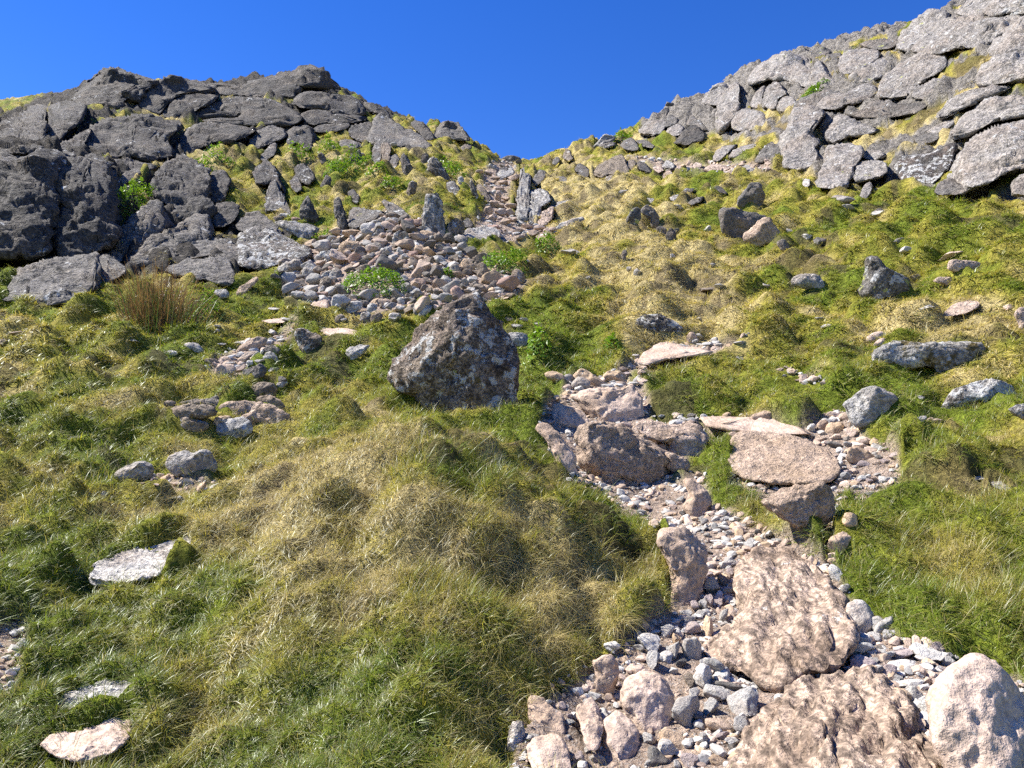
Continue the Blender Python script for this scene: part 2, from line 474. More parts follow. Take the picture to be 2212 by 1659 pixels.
rock_material('slab_rock', 22.0, .6, .25, 0, (.17, .12, .085), .9, .45, streak=.4)
rock_material('pale_rock', 24.0, .9, .2, 0, (.34, .26, .20), .6, .4)
rock_material('stone', 5.5, .05, .25, 0, (.40, .30, .22), .3, .2, moss=0)     # loose stones, coordinates in stone radii
# ------------------------------------------------------------------ light and density settings
GRASS_N = 140000
SKY = (1.0, 0.0, 4.0, .520, 1.32, 1.0, .085)
SUN_E = 5.0
EXPO = 1.25
DENOISE = False
# ------------------------------------------------------------------ the surveyed rocks
LC = {'group': 'rock outcrops of the dark crag'}
RC = {'group': 'rock outcrops of the sunlit crag', 'mat': 'crag_pale'}
SH = {'group': 'upright rock shards on the bushy slope', 'mat': 'shard', 'strata': (.5, 0, .9), 'facets': 9}
PB = {'mat': 'path_rock', 'rough': .8}
def X(base, **k):
    d = dict(base); d.update(k); return d
O = 'rock outcrop'
ROCKS = [
 # dark crag
 ('A','c','rock_outcrop','dk',.5,"600,450 690,350 830,235 940,175 1060,185 1170,210 1290,260 1390,290 1300,340 1260,400 1200,450 1100,430 1020,500 900,480 740,470","dark pointed outcrop at the far left end of the crag skyline",O,LC),
 ('A','c','rock_outcrop','dk',.5,"1190,490 1230,410 1330,320 1450,248 1560,255 1680,290 1800,310 1880,370 1720,375 1600,380 1520,410 1440,460 1400,530 1390,550 1290,530","smooth dark slab sloping down right beside the pointed skyline outcrop",O,LC),
 ('A','c','rock_outcrop','dk',.5,"1400,560 1440,480 1510,420 1600,380 1740,375 1880,400 1840,440 1720,500 1660,545 1570,580 1480,590","rounded grey outcrop with a grass rim tucked under the smooth skyline slab",O,LC),
 ('A','c','rock_outcrop','dk',.5,"1660,560 1800,490 1950,425 2100,410 2290,430 2400,470 2300,560 2150,575 1900,570 1700,610","long low dark rock band below the grassy ledge of the upper crag",O,LC),
 ('A','c','rock_outcrop','dk',.45,"1740,600 1830,585 2050,590 2250,570 2420,600 2380,650 2100,650 1900,640 1780,625","thin flat rock band lying between two grass ledges mid crag",O,LC),
 ('A','c','rock_outcrop','dk',.45,"1680,300 1800,285 1950,295 2050,310 2210,290 2300,300 2420,330 2350,400 2100,400 1900,390 1880,360 1780,320","knobbly low outcrops along the crag skyline saddle",O,LC),
 ('A','c','rock_outcrop','dk',.42,"-160,700 60,620 180,540 260,495 420,470 430,560 420,650 400,770 380,880 200,890 100,880 -160,860","big plain dark slab with a diagonal crack at the photo's left edge",O,LC),
 ('A','c','rock_outcrop','dk',.42,"430,480 590,455 700,465 740,510 690,590 640,680 590,760 490,830 400,830 420,700 430,560","speckled slab right of the vertical crack, under the pointed skyline outcrop",O,LC),
 ('A','c','rock_outcrop','dk',.42,"700,900 720,800 790,700 880,640 1010,600 1200,590 1450,610 1600,640 1560,690 1480,740 1450,790 1540,870 1540,930 1400,950 1200,940 1000,930 880,945 760,910","broad central slab of the dark crag with white spots and fine cracks",O,LC),
 ('A','c','rock_outcrop','dk',.42,"480,870 540,800 640,750 760,690 790,690 720,800 700,900 600,945 500,905","narrow broken rock between the speckled slab and the broad central slab",O,LC),
 ('A','c','rock_outcrop','dk',.45,"1550,830 1560,760 1620,690 1700,645 1850,640 2000,660 2180,690 2140,720 2000,790 1850,800 1730,850 1650,890 1560,880","rounded two part slab right of the broad central slab",O,LC),
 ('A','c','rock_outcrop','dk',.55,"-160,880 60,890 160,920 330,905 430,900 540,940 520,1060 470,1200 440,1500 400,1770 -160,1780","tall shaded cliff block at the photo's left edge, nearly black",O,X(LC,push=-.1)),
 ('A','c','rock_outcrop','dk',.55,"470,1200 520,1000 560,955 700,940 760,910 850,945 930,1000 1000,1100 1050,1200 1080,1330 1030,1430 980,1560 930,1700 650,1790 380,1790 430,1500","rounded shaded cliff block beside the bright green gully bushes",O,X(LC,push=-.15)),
 ('A','c','rock_outcrop','dk',.5,"930,970 1000,950 1130,940 1240,980 1380,1010 1200,1060 1010,1090 960,1030","small dark hump above the shaded cliff, under dry grass",O,LC),
 ('A','c','rock_outcrop','gr',.45,"1010,1100 1130,1040 1230,1020 1210,1080 1120,1150 1060,1150","flat grey slab leading down to the green gully",O,LC),
 ('A','c','rock_outcrop','dk',.5,"1310,1160 1400,1060 1480,980 1560,930 1640,960 1700,1000 1790,1080 1790,1150 1780,1300 1830,1380 1770,1420 1500,1520 1450,1480 1400,1420 1350,1300 1340,1240","tall pillar with white lichen standing right of the green gully",O,LC),
 ('A','c','rock_outcrop','dk',.5,"1800,1140 1850,1060 1920,1040 1990,1120 1950,1250 1880,1350 1830,1380 1780,1300","narrow leaning pillar right of the lichened tall pillar",O,LC),
 ('A','c','rock_outcrop','gr',.5,"950,1720 1000,1640 1080,1520 1200,1400 1310,1310 1380,1320 1400,1420 1450,1480 1500,1520 1400,1590 1310,1650 1200,1740 1050,1800","steep ramp of grey rock with a sharp sunlit left edge below the gully",O,LC),
 ('E','c','rock_outcrop','gr',.5,"1110,350 1200,220 1310,130 1460,40 1560,-20 1680,-100 1790,-80 1810,0 1820,100 1760,160 1600,180 1500,300 1350,330","grey ramp slab split by a crack, above the brown rushes",O,LC),
 ('E','c','rock_outcrop','gr',.5,"1500,300 1600,200 1700,130 1800,110 1950,120 2100,160 2180,260 2212,340 2100,370 1990,350 1900,280 1720,260 1600,310","broad whaleback slab dotted white, left of the stone pile",O,LC),
 ('E','c','rock_outcrop','gr',.7,"1450,390 1540,320 1640,270 1780,270 1900,280 1990,350 2020,480 1960,530 1840,520 1700,500 1600,430 1500,420","rounded dark boulder outcrop directly behind the green side of the rushes",O,LC),
 ('E','c','rock_outcrop','gr',.5,"40,640 100,560 150,460 250,380 380,320 560,290 700,265 800,250 870,330 860,440 860,570 700,600 540,670 400,690 250,680","low whaleback rock with a white streak left of the rushes",O,LC),
 ('E','c','rock_outcrop','gr',.5,"800,262 870,250 950,270 1040,330 1080,400 1020,450 900,500 870,430 840,340","small rock shoulder joining the low whaleback to the rushes",O,LC),
 ('E','c','rock_outcrop','gr',.6,"880,270 960,210 1040,240 1060,300 1020,330 920,285","pale lichened block under the yellow green plant at the cliff foot",O,LC),
 ('A','c','rock_outcrop','dk',.5,"1780,1440 1830,1370 1900,1330 1990,1320 2060,1370 2040,1440 1990,1500 1880,1540 1810,1490","rounded knob of rock between the leaning pillar and the white streaked block",O,LC),
 ('F','c','rock_outcrop','gr',.45,"-40,130 60,100 130,150 190,200 240,230 200,265 60,250 -20,290 -110,240","smooth slab under the table stone left of the pile",O,LC),
 ('F','c','rock_outcrop','gr',.5,"-60,320 60,250 200,260 300,330 440,400 500,460 420,510 330,560 180,590 50,590 -60,560 -100,430","dark block streaked with white lichen just left of the stone pile",O,X(LC,mat='lichen_boulder')),
 ('B','c','rock_outcrop','dk',.45,"0,300 110,260 180,230 330,200 420,155 500,148 620,160 665,210 700,260 770,310 790,350 700,365 600,345 500,320 420,390 350,420 200,400 0,400","flat topped summit cap of the dark crag with a steep right drop",O,LC),
 ('B','c','rock_outcrop','dk',.45,"390,440 480,370 560,360 700,390 840,400 940,440 970,550 900,570 760,560 620,500 480,510 400,480","long rock band right below the summit cap",O,LC),
 ('B','c','rock_outcrop','dk',.45,"-100,440 150,430 280,480 350,540 450,570 380,640 200,650 -100,640","low dark wall under the grass ledge left of centre of the crag",O,LC),
 ('B','c','rock_outcrop','dk',.45,"430,570 560,520 700,535 900,575 1010,595 980,625 820,625 640,640 540,650","thin rock ledge above the upper grass slope",O,LC),
 ('B','c','rock_outcrop','dk',.45,"540,690 640,640 820,632 860,645 810,690 700,710 600,715","dark low overhang at the top of the green bushy slope",O,LC),
 ('B','c','rock_outcrop','gr',.7,"1015,800 1040,700 1080,620 1110,558 1170,575 1230,620 1330,680 1450,740 1530,800 1580,880 1500,855 1350,835 1200,840 1100,812","large pyramid shaped crag with a pale left edge on the upper slope",O,LC),
 ('B','c','rock_outcrop','dk',.5,"860,680 930,640 1050,625 1050,700 1020,800 940,785 880,750","plain dark block against the pale edge of the pyramid crag",O,LC),
 ('B','c','rock_outcrop','dk',.5,"950,450 1060,460 1150,510 1205,560 1210,600 1130,560 1040,525 990,490","narrow skyline rib right of the summit bands",O,LC),
 ('B','c','rock_outcrop','dk',.55,"1390,640 1440,608 1530,650 1560,700 1590,770 1520,780 1470,720","dark notch rock with a white spot on the right ridge",O,LC),
 ('B','c','rock_outcrop','gr',.55,"1590,720 1640,650 1690,618 1780,628 1850,700 1898,790 1790,770 1680,770 1600,760","crinkled rock knob at the right end of the dark crag skyline",O,LC),
 ('B','c','rock_outcrop','gr',.5,"0,790 60,700 180,660 290,670 310,760 200,800 100,840 0,860","grassy topped blocky rock left of the bright green bushes",O,LC),
 ('B','c','rock_outcrop','dk',.55,"310,700 400,660 520,660 575,750 520,850 480,870 430,800 330,830","dark broken buttress overhanging the bright green bushes",O,LC),
 ('B','c','rock_outcrop','gr',.45,"760,790 860,770 960,810 990,840 900,860 800,850","low flat grey rock in the grass below the dark block",O,LC),
 ('B','c','rock_outcrop','br',.45,"1820,840 1870,810 1920,830 1900,880 1840,880","small brown rock on the grassy right ridge of the dark crag",O,LC),
 # shards on the bushy slope
 ('B','c','rock_shard','dk',.75,"30,1060 80,1000 130,930 200,1000 260,1100 345,1240 300,1300 220,1150 170,1170 60,1160","long dark shard leaning left like an open lid above the tall pointed slab",'rock shard',SH),
 ('B','c','rock_shard','gr',.6,"130,1410 150,1220 215,1100 260,1180 300,1280 290,1380 250,1415","tall pointed slab sheltering under the leaning dark shard",'rock shard',SH),
 ('B','c','rock_shard','gr',.6,"60,945 150,850 215,785 238,820 205,920 120,965","grey fin pointing up right below the grassy topped blocky rock",'rock shard',SH),
 ('B','c','rock_shard','gr',.6,"245,1410 310,1285 355,1400 340,1435","small triangular shard at the foot of the tall pointed slab",'rock shard',SH),
 ('B','s','rock_shard','gr',.7,"430,1400 465,1300 500,1255 540,1330 600,1450 560,1500 460,1490","sharp triangular spike streaked white above the table stone",'rock shard',SH),
 ('B','s','rock_shard','br',.6,"580,905 620,880 650,920 685,995 620,985","small dark spike poking out of the bright green bushes",'rock shard',SH),
 ('B','s','rock_shard','dk',.7,"845,955 880,890 912,910 925,975 870,975","left one of two dark fins side by side in the bushes",'rock shard',SH),
 ('B','s','rock_shard','dk',.6,"905,960 915,880 955,848 968,940 945,985","right one of two dark fins side by side in the bushes",'rock shard',SH),
 ('B','c','rock_shard','gr',.6,"1050,960 1055,850 1100,800 1140,810 1140,900 1120,1020 1080,990","tall cracked column at the left of the column cluster under the pyramid crag",'rock shard',SH),
 ('B','c','rock_shard','br',.6,"1140,810 1185,800 1222,850 1205,960 1205,1060 1150,1030 1140,920","tall cracked column at the right of the column cluster under the pyramid crag",'rock shard',SH),
 ('B','c','rock_shard','gr',.6,"1205,980 1215,910 1270,900 1300,960 1260,1020 1220,1040","squat dark block between the cracked columns and the leaning tooth",'rock shard',SH),
 ('B','s','rock_shard','gr',.7,"1300,930 1330,890 1380,960 1412,1030 1365,1085 1320,1065","leaning tooth of rock with a white base right of the cracked columns",'rock shard',SH),
 ('B','s','rock_shard','gr',.7,"1530,1040 1535,970 1580,920 1615,940 1660,1000 1720,1090 1740,1135 1650,1125 1590,1065","large pale faced shard leaning on the right grass slope",'rock shard',SH),
 ('B','s','rock_shard','sl',.55,"1490,1540 1500,1400 1520,1260 1600,1240 1632,1250 1660,1350 1690,1500 1680,1580 1570,1580","tall pale standing slab rising just behind the top of the stone pile",'rock shard',SH),
 ('B','s','rock_shard','gr',.6,"720,1300 770,1270 820,1400 860,1560 800,1590 755,1490 728,1400","slim lichened shard left of the stone pile's summit",'rock shard',SH),
 ('B','c','rock_shard','gr',.6,"850,1410 900,1360 1000,1380 1160,1400 1100,1460 950,1540 880,1570 850,1500","dark grooved rock wall behind the left shoulder of the stone pile",'rock shard',SH),
 ('B','c','rock_shard','gr',.5,"1130,1290 1240,1330 1300,1360 1400,1450 1380,1475 1280,1440 1200,1400","long slanting rock rib descending towards the stone pile's summit",'rock shard',SH),
 ('B','s','rock_shard','br',.7,"1340,1240 1390,1130 1450,1150 1425,1235 1370,1275","stubby brown shard with a grass cap above the tall standing slab",'rock shard',SH),
 ('B','c','rock_shard','dk',.6,"840,1225 890,1200 950,1270 930,1335 870,1295","dark hooded rock in dry grass left of the slanting rib",'rock shard',SH),
 ('B','c','rock_shard','gr',.6,"1690,1150 1760,1125 1830,1220 1800,1295 1730,1275","grey block on the grass right of the large leaning shard",'rock shard',SH),
 ('B','s','rock_shard','gr',.5,"1895,1150 1910,1105 1935,1160 1980,1260 1940,1280 1910,1220","thin upright blade of rock near the top of the path",'rock shard',SH),
 ('B','s','rock_shard','wh',.6,"1793,1105 1830,1085 1852,1120 1835,1170 1800,1145","small white stone standing in bright green leaves on the ridge slope",'stone',X(SH,mat='pale_rock')),
 ('B','s','rock_shard','br',.6,"1685,1580 1720,1500 1780,1455 1845,1490 1855,1570 1780,1610","brown pointed rock right of the tall standing slab",'rock shard',SH),
 ('B','c','rock_outcrop','sl',.55,"1740,1650 1850,1560 2000,1528 2130,1540 2155,1600 2120,1695 1900,1670","low rounded pale rock behind the right shoulder of the stone pile",O,{'mat':'boulder'}),
 ('B','s','rock_shard','gr',.6,"600,1185 660,1075 705,1110 695,1185","little triangular grey shard in the middle of the grass slope",'rock shard',SH),
 ('B','c','rock_shard','dk',.6,"385,1020 450,980 520,1010 560,1100 510,1170 440,1140 400,1090","black shadowed hollow rock below the bright green bushes",'rock shard',SH),
 ('B','c','rock_shard','gr',.6,"340,1140 400,1080 440,1160 450,1210 400,1230 360,1200","white flecked rock beside the leaning dark shard",'rock shard',SH),
 ('B','c','rock_shard','br',.55,"1940,1180 1990,1150 2060,1250 2090,1330 2020,1310 1970,1260","brown slab edge where the grass slope drops into the gully",'rock shard',SH),
 ('B','s','rock_shard','gr',.6,"1470,950 1500,890 1545,905 1540,960 1500,985","small pointed rock left of the large pale faced shard",'rock shard',SH),
 ('B','c','rock_shard','gr',.6,"1830,1480 1880,1440 1920,1480 1930,1530 1870,1540","low grey rock in grass above the rounded pale rock",'rock shard',SH),
 # stones on the table slab
 ('F','s','table_stone','sl',.6,"185,195 290,180 400,190 500,210 605,250 565,290 485,335 440,325 350,275 240,225","wide flat table stone propped at the pile's upper left",'stone',{'mat':'shard','lean':.8}),
 ('F','s','stone','br',.6,"168,165 220,132 292,148 282,187 200,190","dark rounded stone lying on the left end of the table stone",'stone',{'lean':.2,'push':0}),
 ('F','s','stone','wh',.6,"228,132 280,110 352,120 342,152 260,152","pale flat stone stacked on the dark stone above the table stone",'stone',{'lean':.2}),
 ('F','s','stone','rd',.6,"350,155 390,143 452,165 442,192 370,182","reddish flat stone lying on the right end of the table stone",'stone',{'lean':.2}),
 # notch and gully
 ('C','s','boulder','gr',.7,"-5,755 20,708 100,698 160,703 195,750 100,765","flat topped grey boulder perched exactly on the skyline notch",'boulder',{'mat':'crag','d':48}),
 ('C','c','boulder','gr',.7,"-10,810 40,795 80,800 60,850 0,850","small rock under the perched notch boulder",'boulder',{'mat':'crag'}),
 ('C','c','boulder','sl',.7,"-40,860 20,820 100,805 140,840 90,880 0,895","pale rock at the head of the gully path",'boulder',{'mat':'crag_pale'}),
 ('C','c','rock_outcrop','sl',.55,"140,1290 140,1100 165,950 180,820 205,810 215,900 245,850 270,880 250,1000 260,1120 240,1290","jagged pale rock column forming the right wall of the gully",O,X(SH,group='shattered rock beside the gully')),
 ('C','c','rock_outcrop','sl',.45,"245,1000 330,985 420,995 445,1090 350,1150 330,1260 250,1290 255,1120","broken pale rock face with cracks beside the gully column",O,X(SH,group='shattered rock beside the gully')),
 ('C','c','rock_outcrop','gr',.5,"290,890 340,820 400,830 380,900 320,960 270,950","dark splintered rock above the broken pale face",O,X(SH,group='shattered rock beside the gully')),
 ('C','c','rock_outcrop','pk',.4,"330,1260 360,1190 440,1120 480,1130 470,1220 400,1300 340,1310","pinkish bare rock patch under the broken pale face",O,X(SH,group='shattered rock beside the gully')),
 ('C','c','rock_outcrop','sl',.4,"470,1150 500,1100 600,1080 620,1110 560,1170 490,1190","light grey flat ledge in straw grass right of the gully wall",O,X(SH,group='shattered rock beside the gully')),
 ('C','c','rock_outcrop','gr',.5,"450,740 490,700 520,730 500,770 460,780","dark knob low on the grassy hump right of the notch",O,{'mat':'crag'}),
 ('C','c','rock_outcrop','br',.55,"535,720 570,640 610,650 640,720 600,740","brown rock on top of the grassy hump right of the notch",O,{'mat':'crag'}),
 ('C','c','rock_outcrop','gr',.5,"470,890 540,870 590,900 560,930 490,920","grey rubble rock halfway down the straw slope right of the notch",O,{'mat':'crag'}),
 ('C','s','rock_slab','wh',.5,"440,1370 480,1320 540,1270 640,1240 725,1222 733,1250 650,1290 560,1322 500,1350","long pale slab lying tilted on grass right of the gully",'rock slab',{'mat':'pale_rock','lean':.5}),
 ('C','c','rock_outcrop','sl',.7,"800,625 850,570 900,508 960,518 1015,545 950,582 900,592 850,615","sharp grey rock on the skyline left of the grassy saddle",O,{'mat':'crag'}),
 ('C','c','rock_outcrop','gr',.5,"785,645 880,592 980,575 1015,600 930,635 850,648","sloping slab base under the sharp skyline rock",O,{'mat':'crag'}),
 ('C','c','rock_outcrop','gr',.6,"1030,605 1080,560 1140,538 1180,590 1205,645 1120,658 1060,625","dark wedge rock on the skyline right of the sharp grey rock",O,{'mat':'crag'}),
 ('C','c','rock_outcrop','gr',.5,"1160,560 1260,563 1345,615 1310,635 1220,612","low rock with a white spot on the skyline saddle",O,{'mat':'crag'}),
 ('C','c','rock_outcrop','lg',.55,"1205,500 1240,440 1290,410 1400,390 1430,440 1410,500 1300,522 1240,512","left foot of the grass topped skyline knoll, pale grey rock",O,RC),
 ('C','c','rock_outcrop','gr',.55,"1340,372 1390,310 1440,278 1458,320 1420,372","dark slanted rock on the left shoulder of the grass topped knoll",O,RC),
 ('C','c','rock_outcrop','gr',.55,"1418,265 1450,235 1502,245 1490,272","small cap stone at the top left of the grass topped knoll",O,RC),
 ('C','c','rock_outcrop','gr',.55,"1420,425 1440,360 1500,338 1545,370 1512,432 1450,455","dark blocky rock in the middle of the grass topped knoll",O,RC),
 ('C','c','rock_outcrop','lg',.55,"1430,505 1470,450 1540,430 1592,450 1562,512 1480,535","grey rock at the foot of the grass topped knoll",O,RC),
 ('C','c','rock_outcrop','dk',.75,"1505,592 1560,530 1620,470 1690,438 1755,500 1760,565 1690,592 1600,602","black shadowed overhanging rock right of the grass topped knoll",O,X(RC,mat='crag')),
 ('C','c','rock_outcrop','gr',.5,"1605,435 1650,330 1700,380 1780,450 1795,505 1700,440","grey slab rising above the black overhanging rock",O,RC),
 ('C','c','rock_outcrop','lg',.5,"1870,485 1880,330 1900,220 1960,130 2030,82 2065,90 2052,200 2062,300 2010,400 1930,495","tall pale leaning pillar at the left end of the sunlit crag",O,RC),
 ('C','c','rock_outcrop','lg',.6,"1742,248 1790,180 1840,98 1890,73 1950,88 1978,115 1900,220 1882,255 1800,252","rounded grey dome on the skyline left of the tall pale pillar",O,RC),
 ('C','c','rock_outcrop','lg',.45,"2010,410 2070,310 2150,300 2290,320 2290,450 2180,470 2080,480 2020,460","pale blocks at the foot of the tall leaning pillar",O,RC),
 ('C','c','rock_outcrop','br',.55,"798,865 840,780 920,738 1040,688 1075,718 1092,800 1130,860 1050,872 950,862 890,902 840,872","large purple brown outcrop with vertical cracks on the middle slope",O,{'mat':'crag','group':'outcrops on the middle slope'}),
 ('C','c','rock_outcrop','br',.5,"1092,800 1100,728 1160,738 1182,760 1150,835","middle block of the purple brown outcrop with green moss",O,{'mat':'crag','group':'outcrops on the middle slope'}),
 ('C','c','rock_outcrop','dk',.6,"1170,762 1222,738 1292,790 1318,855 1230,842","rounded dark end block right of the purple brown outcrop",O,{'mat':'crag','group':'outcrops on the middle slope'}),
 ('C','c','rock_outcrop','dk',.6,"650,802 680,758 762,800 775,875 700,885 660,855","dark broken rock left of the purple brown outcrop",O,{'mat':'crag','group':'outcrops on the middle slope'}),
 ('C','c','rock_outcrop','br',.6,"888,908 930,868 988,870 972,924 910,934","brown rock at the foot of the purple brown outcrop",O,{'mat':'crag','group':'outcrops on the middle slope'}),
 ('C','s','boulder','gr',.7,"1082,1265 1120,1190 1160,1152 1212,1150 1224,1230 1182,1295 1130,1295","left half of a split grey boulder with yellow lichen on a grass knoll",'boulder',{'mat':'yellow_boulder','lean':.2}),
 ('C','s','boulder','gr',.7,"1215,1165 1270,1122 1322,1150 1372,1220 1388,1305 1330,1325 1280,1235 1240,1200","right half of a split grey boulder on a grass knoll",'boulder',{'mat':'boulder','lean':.2}),
 ('C','s','boulder','gr',.7,"1342,1325 1390,1298 1442,1330 1432,1405 1380,1365","small grey boulder fallen right of the split boulder",'boulder',{}),
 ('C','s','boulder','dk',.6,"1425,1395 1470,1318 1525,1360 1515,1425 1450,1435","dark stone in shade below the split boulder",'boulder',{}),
 ('D','s','boulder','gr',.7,"1554,454 1580,448 1632,460 1657,470 1642,490 1617,508 1590,516 1565,507 1556,482","large grey cracked boulder in grass below the sunlit crag",'boulder',{'lean':.15}),
 ('D','s','boulder','bd',.7,"1598,514 1630,485 1656,468 1682,490 1694,520 1670,530 1640,528","rusty tan boulder leaning on the large cracked boulder",'boulder',{'lean':.1}),
 ('D','s','boulder','gr',.7,"1675,524 1695,515 1707,537 1690,543","small grey stone at the foot of the rusty tan boulder",'stone',{}),
 ('D','s','boulder','gr',.7,"1590,442 1600,420 1620,394 1641,398 1654,426 1640,446 1610,449","dark upright wedge boulder behind the large cracked boulder",'boulder',{'lean':.1}),
 ('C','c','rock_slab','sl',.4,"1215,1095 1240,1058 1345,1070 1310,1105","pale thin slab at the left end of a broken ledge row",'rock slab',{'mat':'shard','group':'broken ledge on the middle slope'}),
 ('C','c','rock_slab','sl',.5,"1465,1055 1540,1028 1565,1080 1480,1090","square pale block in the broken ledge row",'rock slab',{'mat':'shard','group':'broken ledge on the middle slope'}),
 ('C','c','rock_slab','dk',.5,"1548,1035 1600,980 1682,978 1642,1035 1590,1065","dark flat slab on top of the broken ledge row",'rock slab',{'mat':'shard','group':'broken ledge on the middle slope'}),
 ('C','c','rock_slab','gr',.5,"1615,1105 1700,1058 1782,1040 1742,1095 1660,1125","slanting grey slab in the middle of the broken ledge row",'rock slab',{'mat':'shard','group':'broken ledge on the middle slope'}),
 ('C','c','rock_slab','dk',.5,"1805,975 1900,958 1992,1040 1900,1015","dark overhung slab at the right end of the broken ledge row",'rock slab',{'mat':'shard','group':'broken ledge on the middle slope'}),
 ('C','c','rock_slab','gr',.5,"1730,1155 1780,1110 1880,1115 1920,1160 1820,1165","low slab with a white end just left of the large cracked boulder",'rock slab',{'mat':'shard','group':'broken ledge on the middle slope'}),
 # pink ledge row
 ('C','c','rock_slab','pk',.5,"1310,800 1380,780 1420,820 1370,850","palest left stone of the pink ledge under the grassy terrace",'rock slab',{'mat':'shard','group':'pink ledge stones'}),
 ('C','c','rock_slab','sl',.5,"1395,790 1440,735 1500,760 1510,805 1440,810","grey rock sitting behind the pink ledge",'rock slab',{'mat':'shard','group':'pink ledge stones'}),
 ('C','c','rock_slab','bd',.5,"1400,860 1460,820 1510,870 1470,905 1410,895","tan rock dropped below the pink ledge",'rock slab',{'mat':'shard','group':'pink ledge stones'}),
 ('C','c','rock_slab','pk',.5,"1510,810 1560,780 1660,785 1670,835 1560,845","broad pink block in the middle of the pink ledge",'rock slab',{'mat':'shard','group':'pink ledge stones'}),
 ('C','c','rock_slab','pk',.5,"1660,790 1690,755 1745,765 1745,790 1690,820","pink stone perched at the step of the ledge",'rock slab',{'mat':'shard','group':'pink ledge stones'}),
 ('C','c','rock_slab','pk',.5,"1760,800 1850,770 1960,785 1990,810 1900,840 1790,835","long low pink block of the ledge",'rock slab',{'mat':'shard','group':'pink ledge stones'}),
 ('C','c','rock_slab','bd',.5,"1900,840 2010,815 2050,840 1960,880","tan slab sloping off the ledge's right part",'rock slab',{'mat':'shard','group':'pink ledge stones'}),
 ('C','c','rock_slab','sl',.5,"2060,800 2130,770 2200,820 2190,865 2110,850","grey boulder ending the pink ledge at the right",'rock slab',{'mat':'boulder','group':'pink ledge stones'}),
 ('C','c','rock_outcrop','lg',.5,"1845,745 1870,650 1930,620 2050,590 2050,620 1960,680 1900,740","pale outcrop at the right end of the grassy terrace",O,RC),
 ('C','c','rock_outcrop','lg',.5,"1970,700 2060,630 2200,590 2230,620 2120,690 2010,730","long pale rock edge under straw grass right of the terrace",O,RC),
 # sunlit crag
 ('R','c','rock_outcrop','lg',.6,"0,640 60,560 130,490 200,450 330,428 440,460 492,490 492,600 492,692 400,692 290,660 200,640 100,650 30,690","big domed block with a dark right face on the sunlit skyline",O,RC),
 ('R','c','rock_outcrop','lg',.6,"500,695 500,600 530,520 580,500 630,550 660,620 697,692 600,702","egg shaped pillar standing right of the big domed block",O,RC),
 ('R','c','rock_outcrop','gr',.6,"488,475 540,410 582,376 640,400 672,432 600,455 520,485","small pointed rock peeping over the skyline behind the domed block",O,RC),
 ('R','c','rock_outcrop','lg',.5,"0,860 40,760 100,690 150,680 100,760 90,865","narrow pale rib below the left side of the domed block",O,RC),
 ('R','c','rock_outcrop','lg',.55,"98,862 130,740 200,660 260,700 312,760 240,790 212,872 150,875","rounded pillar with a shadowed corner below the domed block",O,RC),
 ('R','c','rock_outcrop','lg',.5,"210,885 260,790 330,780 372,830 340,892 260,905","small squarish rock at the foot of the shadowed corner pillar",O,RC),
 ('R','c','rock_outcrop','gr',.45,"350,882 420,790 540,740 680,718 752,760 640,800 560,852 480,885","dark smooth slab under the bright green grass ledge",O,RC),
 ('R','c','rock_outcrop','lg',.5,"720,540 740,470 790,420 900,388 1012,408 1040,450 960,532 880,562 800,592 750,590","broad humped block with a grass fringe near the skyline",O,RC),
 ('R','c','rock_outcrop','lg',.5,"790,625 850,560 960,532 1050,460 1112,490 1132,560 1050,622 950,662 860,652","two lobed block with a shaded right side under the broad hump",O,RC),
 ('R','c','rock_outcrop','gr',.5,"610,460 660,435 745,425 735,460 650,490","small ridge stone between the pointed rock and the broad hump",O,RC),
 ('R','c','rock_outcrop','gr',.5,"885,365 960,330 1080,318 1185,328 1150,382 1030,402","low grass fringed rock on the rising skyline",O,RC),
 ('R','c','rock_outcrop','lg',.45,"1185,385 1230,270 1310,190 1420,98 1520,88 1605,130 1550,200 1480,260 1400,330 1330,402 1250,402","large rounded skyline buttress, highest but one, at upper right",O,RC),
 ('R','c','rock_outcrop','lg',.45,"1330,402 1480,260 1560,180 1680,140 1850,108 2050,130 2200,130 2150,200 2000,282 1900,352 1800,382 1700,372 1560,422 1440,412","huge bulging buttress with a black undercut at upper right",O,RC),
 ('R','c','rock_outcrop','lg',.45,"1690,92 1800,0 1900,-60 2400,-160 2400,100 2100,112 1900,112 1750,122","topmost pale buttress cut by the photo's upper right corner",O,RC),
 ('R','c','rock_outcrop','lg',.45,"1060,765 1080,650 1150,580 1230,500 1350,428 1480,428 1560,460 1582,522 1500,602 1400,642 1330,702 1290,785 1180,785","tall smooth tilted slab in the centre of the sunlit crag",O,RC),
 ('R','c','rock_outcrop','lg',.45,"1300,785 1340,702 1450,642 1562,640 1532,722 1480,795 1400,805","shorter slab hanging right of the tall smooth tilted slab",O,RC),
 ('R','c','rock_outcrop','lg',.45,"1950,432 2000,330 2100,250 2212,140 2400,100 2400,400 2150,432 2050,452","steep pale wall at the right edge under the black undercut",O,RC),
 ('R','c','rock_outcrop','lg',.45,"1850,622 1900,530 2000,460 2212,440 2400,450 2400,640 2100,652 1950,692 1870,682","broad pale slab with yellow lichen dots at the right edge",O,RC),
 ('R','c','rock_outcrop','lg',.45,"525,865 600,780 680,748 760,768 870,700 960,692 1012,740 980,782 890,822 750,872 620,882","long pale hump split by a notch in the crag's middle left",O,RC),
 ('R','c','rock_outcrop','gr',.4,"800,925 950,880 1000,830 1130,808 1160,860 1250,830 1432,820 1400,882 1250,922 1100,952 1000,962 830,935","flat grey shelf below the tall smooth tilted slab",O,RC),
